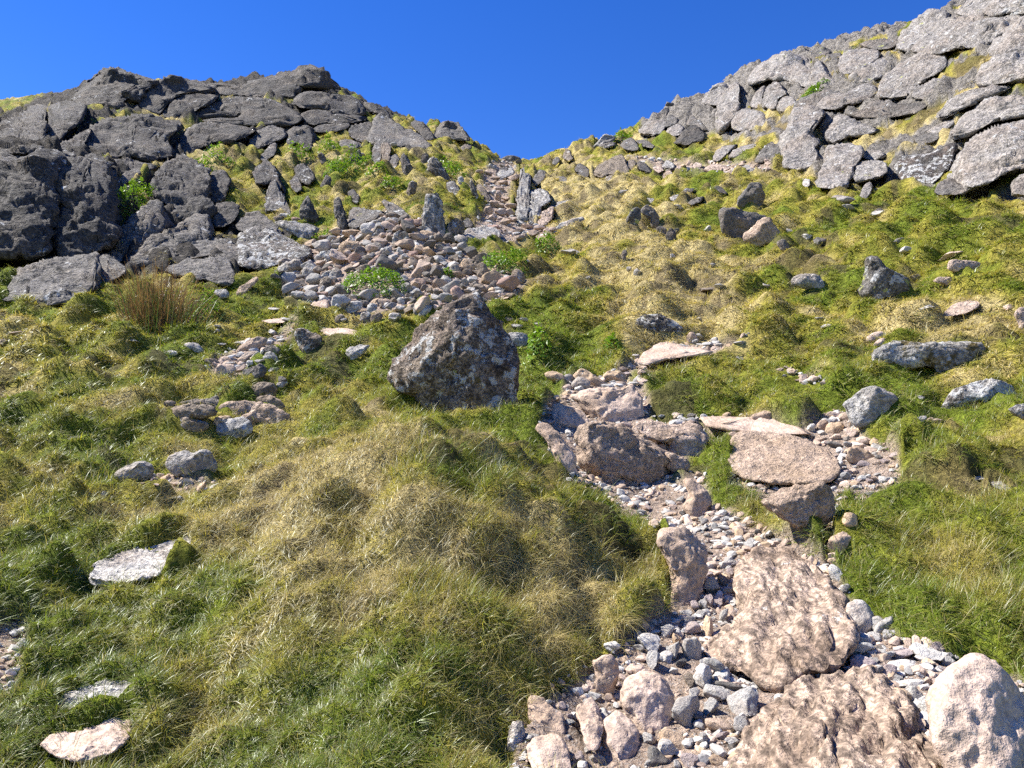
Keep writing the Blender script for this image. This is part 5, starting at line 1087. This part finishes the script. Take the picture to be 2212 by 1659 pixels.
# a label for every loose stone: look, then the landmark it lies by, then its turn among its likes
MARKS = {'path_stone': [(1300,940,'the large pitted boulder'),(1430,960,'the dark overhang slab'),(1300,860,'the flat topped pink boulder'),(1240,880,'the pink shaded face slab'),(1190,950,'the long tan boulder'),
  (1500,1290,'the kinked tan boulder') if False else (1505,1080,'the kinked tan boulder'),(1470,1230,'the tall smooth rounded rock'),(1310,1460,'the upright cracked block'),(1400,1540,'the smooth domed rock'),(1340,1590,'the long smooth rock'),
  (1180,1540,'the tilted pink stone'),(1640,1330,'the cracked bedrock ridge'),(1760,1600,'the striped bedrock slab'),(2110,1560,'the pale mottled boulder'),(1850,1330,'the smooth cream boulder'),(1740,1090,'the shaded tan boulder'),
  (1700,990,'the wide low slab'),(1870,890,'the overhanging lip boulder'),(1850,980,'the tan pointed stone'),(1600,1150,'the mid path gravel'),(1280,810,'the golden curved boulder'),(1560,1500,'the pebble heap centre'),(1930,1420,'the pale gravel strip')],
 'pile_stone': [(850,475,"the pile's summit"),(806,615,'the big green bush'),(968,595,'the small green bush'),(620,580,"the pile's largest boulder"),(690,620,'the moss capped stone'),(740,530,'the golden brown block'),(700,550,'the lichened grey slab'),
  (810,570,'the long rusty slab'),(910,610,'the striped orange block'),(1010,580,'the golden rounded block'),(1050,590,"the pile's right end"),(920,510,'the cream slab'),(850,630,'the squarish white block'),(980,630,'the rusty ochre block'),(860,540,'the upper pile centre'),(930,560,'the right slope of the pile'),(760,640,"the pile's left foot"),(900,650,"the pile's right foot")],
 'stone': [(1900,600,'the yellow lichened boulder'),(1745,610,'the plain rounded boulder'),(2070,770,'the long lichened block'),(1610,490,'the large cracked boulder'),(1420,470,'the split boulder'),(1420,690,'the layered grey boulder'),(1440,760,'the upper path slab'),
  (1180,530,'the green cushion bush'),(1070,440,'the gully'),(1080,370,'the skyline notch'),(1030,720,'the pyramid boulder'),(800,350,'the green bushy slope'),(560,860,'the flat stone step'),(345,680,'the brown rushes'),(520,770,'the trodden path'),(1720,815,'the thin path'),(2000,880,'the overhanging lip boulder'),(20,730,'the low whaleback rock'),(330,1040,'the pair of grey boulders'),(1000,690,"the pile's foot"),(1500,360,'the purple brown outcrop'),(1560,740,'the upper path gravel')]}
WORD = {'dk': 'black', 'gr': 'dark grey', 'lg': 'light grey', 'pk': 'pink', 'tn': 'tan', 'wh': 'whitish', 'br': 'brown', 'pu': 'purplish', 'rd': 'rusty', 'bd': 'dusky pink', 'sl': 'grey'}
ORD = ['first', 'second', 'third', 'fourth', 'fifth', 'sixth', 'seventh', 'eighth', 'ninth', 'tenth', 'eleventh', 'twelfth', 'thirteenth', 'fourteenth']
bins = {}
for e in LOOSE:
    o, u, v, ar, tint, asp, nm = e
    mk = min(MARKS[nm], key=lambda m: (m[0]-u)**2+((m[1]-v)*1.3)**2)
    du, dv = u-mk[0], v-mk[1]
    if abs(du) > abs(dv)*1.2: side = 'left of' if du < 0 else 'right of'
    else: side = 'above' if dv < 0 else 'below'
    size = 'tiny' if ar < 110 else 'small' if ar < 420 else 'middling' if ar < 1400 else 'large'
    if nm == 'pile_stone': size = 'small' if ar < 500 else 'middling' if ar < 900 else 'large'
    shp = 'flat ' if asp > 1.7 else ''
    key = (size+' '+shp+WORD[tint]+' stone', side+' '+mk[2])
    bins.setdefault(key, []).append((u, o))
for (a, b), L in bins.items():
    L.sort(key=lambda q: q[0])
    for k, (u, o) in enumerate(L):
        o['label'] = f"{a} {b}" if len(L) == 1 else f"{ORD[min(k, 13)]} {a} {b}, from left"

# ------------------------------------------------------------------ instancing of stuff that nobody could count
def instancer(name, pts, rot, scl, idx_, colr, meshes, mat):
    cl = bpy.data.collections.new(name+'_kinds')
    for k, m in enumerate(meshes):
        o = bpy.data.objects.new(f'{name}_kind_{chr(97+k)}', m); cl.objects.link(o)
        m.materials.clear(); m.materials.append(mat)
    me = bpy.data.meshes.new(name); me.vertices.add(len(pts)); me.vertices.foreach_set('co', np.asarray(pts, np.float32).ravel())
    for nm, typ, dat, prop in (('rot', 'FLOAT_VECTOR', rot, 'vector'), ('scl', 'FLOAT_VECTOR', scl, 'vector')):
        a = me.attributes.new(nm, typ, 'POINT'); a.data.foreach_set(prop, np.asarray(dat, np.float32).ravel())
    a = me.attributes.new('kidx', 'INT', 'POINT'); a.data.foreach_set('value', np.asarray(idx_, np.int32))
    a = me.attributes.new('icol', 'FLOAT_COLOR', 'POINT'); cc = np.ones((len(pts), 4), np.float32); cc[:, :3] = colr; a.data.foreach_set('color', cc.ravel())
    me.update()
    o = link(name, me)
    ng = bpy.data.node_groups.new(name+'_scatter', 'GeometryNodeTree')
    ng.interface.new_socket('Geometry', in_out='INPUT', socket_type='NodeSocketGeometry'); ng.interface.new_socket('Geometry', in_out='OUTPUT', socket_type='NodeSocketGeometry')
    N = ng.nodes; Lk = ng.links
    gi = N.new('NodeGroupInput'); go = N.new('NodeGroupOutput')
    ci = N.new('GeometryNodeCollectionInfo'); ci.inputs['Collection'].default_value = cl; ci.inputs['Separate Children'].default_value = True; ci.inputs['Reset Children'].default_value = True
    ip = N.new('GeometryNodeInstanceOnPoints'); ip.inputs['Pick Instance'].default_value = True
    def named(nm, dt):
        q = N.new('GeometryNodeInputNamedAttribute'); q.data_type = dt; q.inputs[0].default_value = nm; return q.outputs[0]
    eu = N.new('FunctionNodeEulerToRotation'); Lk.new(named('rot', 'FLOAT_VECTOR'), eu.inputs[0])
    Lk.new(gi.outputs[0], ip.inputs['Points']); Lk.new(ci.outputs[0], ip.inputs['Instance']); Lk.new(named('kidx', 'INT'), ip.inputs['Instance Index'])
    Lk.new(eu.outputs[0], ip.inputs['Rotation']); Lk.new(named('scl', 'FLOAT_VECTOR'), ip.inputs['Scale']); Lk.new(ip.outputs[0], go.inputs[0])
    md = o.modifiers.new('scatter', 'NODES'); md.node_group = ng
    return o
def euler_from(up, spin):
    ref = np.where(np.abs(up[:, 2:3]) < .9, np.array((0, 0, 1.0)), np.array((1.0, 0, 0)))
    t1 = np.cross(ref, up); t1 /= np.linalg.norm(t1, axis=1)[:, None]; t2 = np.cross(up, t1)
    cs, sn = np.cos(spin)[:, None], np.sin(spin)[:, None]
    X_ = t1*cs+t2*sn; Y_ = np.cross(up, X_)
    ry = -np.arcsin(np.clip(X_[:, 2], -1, 1)); rx = np.arctan2(Y_[:, 2], up[:, 2]); rz = np.arctan2(X_[:, 1], X_[:, 0])
    return np.stack([rx, ry, rz], -1)
def blades(n, L, lean, droop, width, spread_, seed, seg=3, curl=.3, lift=0.0):
    r = np.random.default_rng(seed); V = []; Fq = []; C = []
    for k in range(n):
        th = r.uniform(0, 2*math.pi); rad = spread_*math.sqrt(r.random())
        p = np.array((rad*math.cos(th), rad*math.sin(th), -.015+lift*r.random()))
        dirn = th+r.normal()*.9
        el = math.radians(90-min(88, max(2, r.normal(lean, lean*.4))))
        l = L*r.uniform(.55, 1.15); w = width*r.uniform(.7, 1.25)
        dz = droop*r.uniform(.4, 1.5)/seg; dy = curl*r.normal()/seg
        side = np.array((-math.sin(dirn), math.cos(dirn), 0)); b0 = len(V); rnd = r.random(); rnd2 = r.random()
        for s_ in range(seg+1):
            ww = w*(1-(s_/seg)**1.6)*.5+width*.06
            V.append(p-side*ww); V.append(p+side*ww); C += [(rnd, s_/seg, rnd2)]*2
            dv = np.array((math.cos(el)*math.cos(dirn), math.cos(el)*math.sin(dirn), math.sin(el)))
            p = p+dv*l/seg; el -= dz; dirn += dy; side = np.array((-math.sin(dirn), math.cos(dirn), 0))
            if s_ < seg: a = b0+2*s_; Fq.append((a, a+1, a+3, a+2))
    m = mesh_np('tuft', np.array(V), np.array(Fq)); vcol(m, 'bl', np.array(C)); return m
TUFTS = [blades(15, .095, 42, 1.1, .0026, .030, 1), blades(15, .085, 52, 1.2, .0028, .034, 2), blades(15, .11, 36, 1.0, .0024, .026, 3),
         blades(16, .055, 66, 1.6, .0032, .034, 4, curl=1.5), blades(16, .05, 74, 1.8, .0034, .036, 5, curl=1.9), blades(16, .065, 60, 1.8, .0030, .034, 6, curl=1.3),
         blades(11, .17, 58, 1.9, .0024, .024, 7, 4, .8), blades(11, .20, 66, 1.7, .0023, .028, 8, 4, .9), blades(11, .15, 48, 2.1, .0024, .024, 9, 4, .8),
         blades(10, .17, 24, .6, .0022, .018, 10), blades(10, .15, 30, .7, .0022, .020, 11), blades(10, .19, 20, .7, .0021, .016, 12),
         blades(16, .085, 48, 1.3, .0062, .040, 13, 2), blades(16, .075, 58, 1.3, .0066, .044, 14, 2), blades(16, .10, 42, 1.2, .0058, .036, 15, 2),
         blades(14, .13, 60, 1.8, .0052, .036, 16, 3, .8), blades(14, .12, 52, 1.9, .0052, .036, 17, 3, .8), blades(14, .14, 30, .9, .0050, .028, 18, 2)]
t = NT('grass_blade')
ic = t.n('ShaderNodeAttribute', attribute_name='icol', attribute_type='INSTANCER'); bl = t.n('ShaderNodeAttribute', attribute_name='bl')
sb = t.n('ShaderNodeSeparateColor'); t.put(sb.inputs[0], bl.outputs['Color'])
c = t.mix(t.ramp(sb.outputs[0], .80, .86, 0, .8), ic.outputs['Color'], (.42, .34, .16))
c = t.scale(c, t.ramp(sb.outputs[2], 0, 1, .65, 1.4, False))
df = t.n('ShaderNodeBsdfDiffuse', {'Roughness': .5}); t.put(df.inputs[0], c)
tl = t.n('ShaderNodeBsdfTranslucent'); t.put(tl.inputs[0], t.mix(1.0, c, (1.0, 1.0, .6), 'MULTIPLY'))
gl = t.n('ShaderNodeBsdfGlossy', {'Roughness': .42}); t.put(gl.inputs[0], (.9, .95, .9))
m1 = t.n('ShaderNodeMixShader', {0: .36}); t.t.links.new(df.outputs[0], m1.inputs[1]); t.t.links.new(tl.outputs[0], m1.inputs[2])
m2 = t.n('ShaderNodeMixShader', {0: .045}); t.t.links.new(m1.outputs[0], m2.inputs[1]); t.t.links.new(gl.outputs[0], m2.inputs[2])
GRASS = t.out(m2.outputs[0])

covS = Raster(0.0); covN = Raster(1e6); covF = Raster(-1.0)
for mode, poly, near, farr in FIXED:
    c0, _ = centroid(poly)
    sh = c0+(poly-c0)*(.95 if mode == 'c' else .93)
    covS.poly(sh); 
    covN.poly(sh, near); covF.poly(sh, farr)
for o, u, v, ar, *_ in LOOSE:
    pass
def scatter(n, seed, r0, r1, az=43.0):
    r = np.random.default_rng(seed)
    a = np.radians(r.uniform(-az, az, n)); rad = np.exp(r.uniform(math.log(r0), math.log(r1), n))
    x = rad*np.sin(a); y = rad*np.cos(a); z = Hq(x, y)
    ai = np.clip(np.searchsorted(AZ, np.degrees(a)), 0, NA-1); ri = np.clip(((np.log(rad)-LRR[0])/(LRR[1]-LRR[0])).astype(int), 0, NR-1)
    vis = (z+.04+.006*rad-CZ)/rad >= sight.cm[ai, np.maximum(ri-1, 0)]-.004
    return x[vis], y[vis], z[vis], rad[vis], r
x, y, z, rad, r = scatter(GRASS_N, 5, 1.9, 80)
Pt = np.stack([x, y, z], -1); u, v, d = proj(Pt)
pth = pathR.get(u, v+0*v) + .22*n2(x, y, .09, 31, 2)
crg = cragR.get(u, v)
under = (covS.get(u, v) > .5) & (d > covN.get(u, v, 1e6)) & (d < covF.get(u, v, -1))
bare = bareness(x, y); ldg = ledgeR.get(u, v)
keep = (pth < .42) & ~under & (r.random(len(x)) > np.clip(crg*(1.06-1.0*np.clip(ldg*1.3, 0, 1)), 0, 1)) & ~((bare > .27) & (r.random(len(x)) < .7))
x, y, z, rad, u, v, crg = [q[keep] for q in (x, y, z, rad, u, v, crg)]
w = strawness(u, v, x, y) + .22*r.normal(size=len(x)) + .25*crg
kk = np.clip(rad/6, .5, 3)
tall = .7*n2(x, y, .5, 41, 2)+.5*n2(x, y, 1.6, 42, 2) + .25*r.normal(size=len(x))
rr_ = r.random(len(x)); tri = r.integers(0, 3, len(x))
mound = np.exp(-(((u-880)/330)**2+((v-1180)/250)**2))
kind = np.where(w > .72, 2, np.where(tall > .5, 3, np.where((rr_ < .28+.5*mound), 1, 0)))
kind = np.where((kind == 2) & (rr_ < .3), 1, kind)
kidx = kind*3+tri
wide = r.random(len(x)) < sstep(6, 11, rad)
kidx = np.where(wide, 12+np.where(kind == 2, 3+np.minimum(tri, 1), np.where(kind == 3, 5, tri)), kidx)
colr = sward_colour(np.clip(w, 0, 1))*(.72+.56*r.random((len(x), 1)))
colr = np.where((mound > .45)[:, None] & (kind == 1)[:, None], colr*.5+np.array((.235, .19, .04))*.5, colr)
reds = (mound > .35) & (r.random(len(x)) < .05); colr[reds] = np.array((.10, .055, .02))
nrm = Hn(x, y); up = nrm*.55+np.array((0, 0, .45)); up /= np.linalg.norm(up, axis=1)[:, None]
sc = (rad/3.0)**.43*(.7+.6*r.random(len(x)))*.78
sc = sc*(1-.3*crg)
scl = np.stack([sc, sc, sc*(.5+.42*np.exp(-rad/10))], -1)
gr = instancer('grass', np.stack([x, y, z], -1), euler_from(up, r.uniform(0, 2*math.pi, len(x))), scl, kidx, colr, TUFTS, GRASS)
tag(gr, 'tangled green and straw coloured turf covering the hillside', 'grass', kind='stuff')
print('tufts', len(x))

# gravel on the trodden ground
x, y, z, rad, r = scatter(90000, 9, 1.9, 45)
u, v, d = proj(np.stack([x, y, z], -1))
pth = pathR.get(u, v)+.25*n2(x, y, .12, 33, 2)
under = (covS.get(u, v) > .5) & (d > covN.get(u, v, 1e6)) & (d < covF.get(u, v, -1))
clump = n2(x, y, .3, 35, 2)+.25*r.normal(size=len(x))
k = (pth > .5) & ~under & (clump > -.12)
x, y, z, rad = x[k], y[k], z[k], rad[k]
n = len(x)
PEB = [stone_mesh(k_, 700+k_, .55, 2) for k_ in range(8)]
for m_ in PEB: m_.polygons.foreach_set('use_smooth', np.zeros(len(m_.polygons), bool))
sz = (.005+.022*r.random(n)**2.6)*(rad/3.2)**.75
up = Hn(x, y)+r.normal(size=(n, 3))*.3; up /= np.linalg.norm(up, axis=1)[:, None]
pal = np.array([PAL[q] for q in ('wh', 'wh', 'pk', 'bd', 'wh', 'pk', 'sl', 'tn')])
cc = pal[r.integers(0, len(pal), n)]*(.75+.45*r.random((n, 1)))
t = NT('gravel_stone')
ic = t.n('ShaderNodeAttribute', attribute_name='icol', attribute_type='INSTANCER')
tcv = t.n('ShaderNodeTexCoord').outputs['Object']
c = t.scale(ic.outputs['Color'], t.ramp(t.noise(tcv, 3, 4, .6), .3, .7, .7, 1.25))
bs = t.n('ShaderNodeBsdfPrincipled', {'Roughness': .9, 'Specular IOR Level': .2}); t.put(bs.inputs['Base Color'], c)
gv_ = instancer('gravel', np.stack([x, y, z+sz*.25], -1), euler_from(up, r.uniform(0, 6.28, n)), np.stack([sz*(.8+.9*r.random(n)), sz, sz*(.5+.4*r.random(n))], -1), r.integers(0, 8, n), cc, PEB, t.out(bs.outputs[0]))
tag(gv_, 'fine pale gravel strewn over the trodden path', 'gravel', kind='stuff')
print('pebbles', n)

# ------------------------------------------------------------------ bushes and rushes
def leaf_material(name, c0, c1, tr=.4):
    t = NT(name)
    a = t.n('ShaderNodeAttribute', attribute_name='bl'); s_ = t.n('ShaderNodeSeparateColor'); t.put(s_.inputs[0], a.outputs['Color'])
    c = t.mix(s_.outputs[0], c0, c1)
    d = t.n('ShaderNodeBsdfDiffuse'); t.put(d.inputs[0], c); l = t.n('ShaderNodeBsdfTranslucent'); t.put(l.inputs[0], c)
    g_ = t.n('ShaderNodeBsdfGlossy', {'Roughness': .4})
    m = t.n('ShaderNodeMixShader', {0: tr}); t.t.links.new(d.outputs[0], m.inputs[1]); t.t.links.new(l.outputs[0], m.inputs[2])
    m_ = t.n('ShaderNodeMixShader', {0: .04}); t.t.links.new(m.outputs[0], m_.inputs[1]); t.t.links.new(g_.outputs[0], m_.inputs[2])
    return t.out(m_.outputs[0])
LEAF = leaf_material('fresh_leaf', (.10, .21, .008), (.22, .36, .02)); STEM = leaf_material('plant_stem', (.09, .07, .03), (.16, .11, .05), .1)
def bush(u, v, w_, h_, dr, dens, label, seed):
    r = np.random.default_rng(seed)
    d = sight.hit(u, v-2)[0]
    k = d/F; W = w_*k/2*1.05; H = h_*k; Dp = max(W*dr, H*.5)
    foot = unproj(np.array(u), np.array(v), np.array(d+Dp*.45)); 
    zf = float(Hq(np.array([foot[0]]), np.array([foot[1]]))[0]); foot[2] = min(foot[2], zf)
    H = unproj(np.array(u), np.array(v-h_), np.array(d+Dp*.5))[2]-foot[2]; H = max(H, .12)
    root = bpy.data.objects.new('leafy_bush', None); COL.objects.link(root); root.location = foot; root.empty_display_size = .1
    tag(root, label, 'bush', 'bright green bushes')
    ls = max(.030, d*.0021)
    n = int(min(9000, dens*2.0*W*Dp*math.pi/(ls*ls)*1.0 + 60))
    a = r.uniform(0, 2*math.pi, n); q = np.sqrt(r.random(n)); px = q*np.cos(a); py = q*np.sin(a)
    top = np.sqrt(np.maximum(0, 1-q**2))*(.72+.5*n2(px*W, py*Dp, max(.12, W*.35), seed, 2)+.18)
    hgt = np.maximum(.05, top)*(1-.55*r.random(n)**1.7)
    gap = n2(px*W, py*Dp, max(.08, W*.2), seed+3, 2)+.3*r.random(n)
    ok = gap > -.12; px, py, hgt = px[ok], py[ok], hgt[ok]; n = len(px)
    gx = foot[0]+px*W; gy = foot[1]+py*Dp
    c = np.stack([px*W, py*Dp, (Hq(gx, gy)-foot[2])*.8+hgt*H], -1)+r.normal(size=(n, 3))*ls*.4
    nn = np.stack([px, py, np.full(n, .9)], -1)+r.normal(size=(n, 3))*.55; nn /= np.linalg.norm(nn, axis=1)[:, None]
    t1 = np.cross(nn, r.normal(size=(n, 3))); t1 /= np.linalg.norm(t1, axis=1)[:, None]; t2 = np.cross(nn, t1)
    L = ls*(.6+.8*r.random((n, 1))); B = L*.42
    V = np.stack([c-t1*L, c+t2*B-nn*L*.1, c+t1*L+nn*L*.15, c-t2*B-nn*L*.1], 1).reshape(-1, 3)
    m = mesh_np('foliage', V, np.arange(4*n).reshape(n, 4), False)
    vcol(m, 'bl', np.repeat(np.stack([r.random(n)]*3, -1), 4, 0))
    link('foliage', m, LEAF, root)
    ns = int(min(60, 10+W*30)); V = []; Fq = []
    for k_ in range(ns):
        i = r.integers(n); e = c[i]; s0 = np.array((e[0]*.6, e[1]*.6, (Hq(np.array([foot[0]+e[0]*.6]), np.array([foot[1]+e[1]*.6]))[0]-foot[2])-.02))
        b = len(V); ww = ls*.09
        for s_ in range(3):
            p = s0+(e-s0)*s_/2+r.normal(size=3)*ls*.3*(s_ == 1)
            for j in range(3): V.append(p+ww*(1-.3*s_)*np.array((math.cos(j*2.09), math.sin(j*2.09), 0)))
        for s_ in range(2):
            for j in range(3): Fq.append((b+3*s_+j, b+3*s_+(j+1) % 3, b+3*s_+3+(j+1) % 3, b+3*s_+3+j))
    m = mesh_np('stems', np.array(V), np.array(Fq)); vcol(m, 'bl', np.full((len(V), 3), .5)); link('stem', m, STEM, root)
for k, b in enumerate(BUSHES): bush(*b, 900+k)

def rushes():
    d = sight.hit(348, 712)[0]; foot = unproj(np.array(348.), np.array(712.), np.array(d+.25))
    foot[2] = float(Hq(foot[:1], foot[1:2])[0])
    root = bpy.data.objects.new('rush_clump', None); COL.objects.link(root); root.location = foot
    tag(root, 'tall clump of brown and green rushes on the left grass bank', 'rushes')
    k = d/F
    dry = leaf_material('dry_rush', (.10, .055, .022), (.40, .24, .09), .25); grn = leaf_material('green_rush', (.045, .09, .02), (.12, .17, .04), .3)
    for nm, n, mat, x0, sx, Ln, ln, seed in (('dry_stems', 620, dry, 0, 66, 140, .30, 1), ('green_stems', 360, grn, 6, 92, 105, .55, 2)):
        r = np.random.default_rng(seed); V = []; Fq = []; C = []
        for i in range(n):
            bx = (x0+r.normal()*sx*.45)*k; by = r.normal()*.22
            bz = float(Hq(np.array([foot[0]+bx]), np.array([foot[1]+by]))[0]-foot[2])-.03
            l = Ln*k*r.uniform(.45, 1.12)*(1-.25*abs(bx/(sx*k))); p = np.array((bx, by, bz))
            dx = bx/(sx*k)*ln*.55+r.normal()*.16; dy = by*.6+r.normal()*.15
            if r.random() < .05: dx *= 3.5; l *= .8
            b = len(V); w0 = .0055*r.uniform(.7, 1.3); rn = r.random()
            fa = r.uniform(0, math.pi); sd = np.array((math.cos(fa), math.sin(fa), 0)); 
            for s_ in range(4):
                t_ = s_/3; q = p+np.array((dx*(t_+.5*t_*t_), dy*(t_+.5*t_*t_), t_*math.sqrt(max(.1, 1-(dx*.9)**2))))*l
                ww = w0*(1-.75*t_); V += [q-sd*ww, q+sd*ww]; C += [(np.clip(rn*.8+.2*t_, 0, 1),)*3]*2
            for s_ in range(3): a = b+2*s_; Fq.append((a, a+1, a+3, a+2))
        m = mesh_np(nm, np.array(V), np.array(Fq)); vcol(m, 'bl', np.array(C)); link(nm, m, mat, root)
rushes()

# ------------------------------------------------------------------ sky, sun, camera
SUN = Vector((-.61, .17, .77)).normalized()
wd = bpy.data.worlds.new('World'); scene.world = wd; wd.use_nodes = True
nt = wd.node_tree; nt.nodes.clear()
sk = nt.nodes.new('ShaderNodeTexSky'); sk.sky_type = 'NISHITA'; sk.sun_disc = False
sk.sun_elevation = math.asin(SUN.z); sk.sun_rotation = math.atan2(SUN.x, SUN.y); sk.altitude = 600; sk.air_density = SKY[0]; sk.dust_density = SKY[1]; sk.ozone_density = SKY[2]
hs = nt.nodes.new('ShaderNodeHueSaturation'); hs.inputs['Hue'].default_value = SKY[3]; hs.inputs['Saturation'].default_value = SKY[4]; hs.inputs['Value'].default_value = SKY[5]
bg = nt.nodes.new('ShaderNodeBackground'); bg.inputs['Strength'].default_value = SKY[6]
ow = nt.nodes.new('ShaderNodeOutputWorld')
nt.links.new(sk.outputs[0], hs.inputs['Color']); nt.links.new(hs.outputs[0], bg.inputs['Color']); nt.links.new(bg.outputs[0], ow.inputs[0])
ld = bpy.data.lights.new('sun', 'SUN'); ld.energy = SUN_E; ld.angle = R_(.53); ld.color = (1, .955, .88)
lo = bpy.data.objects.new('sun', ld); COL.objects.link(lo); lo.rotation_euler = SUN.to_track_quat('Z', 'Y').to_euler(); lo.location = (-20, 10, 40)
cd = bpy.data.cameras.new('camera'); cam = bpy.data.objects.new('camera', cd); COL.objects.link(cam)
cam.location = (0, 0, CZ); cam.rotation_euler = (math.pi/2+PITCH, 0, 0)
cd.sensor_fit = 'HORIZONTAL'; cd.sensor_width = 36; cd.lens = 36*F/2212; cd.clip_start = .05; cd.clip_end = 2000
scene.camera = cam
vs = scene.view_settings; vs.view_transform = 'Standard'; vs.look = 'None'; vs.gamma = 1; vs.exposure = EXPO; vs.use_curve_mapping = False
cy = scene.cycles; cy.use_denoising = DENOISE; cy.use_adaptive_sampling = True; cy.adaptive_threshold = .03; cy.max_bounces = 4; cy.diffuse_bounces = 2; cy.transmission_bounces = 2; cy.glossy_bounces = 1; cy.caustics_reflective = False; cy.sample_clamp_indirect = 6
scene.render.film_transparent = False
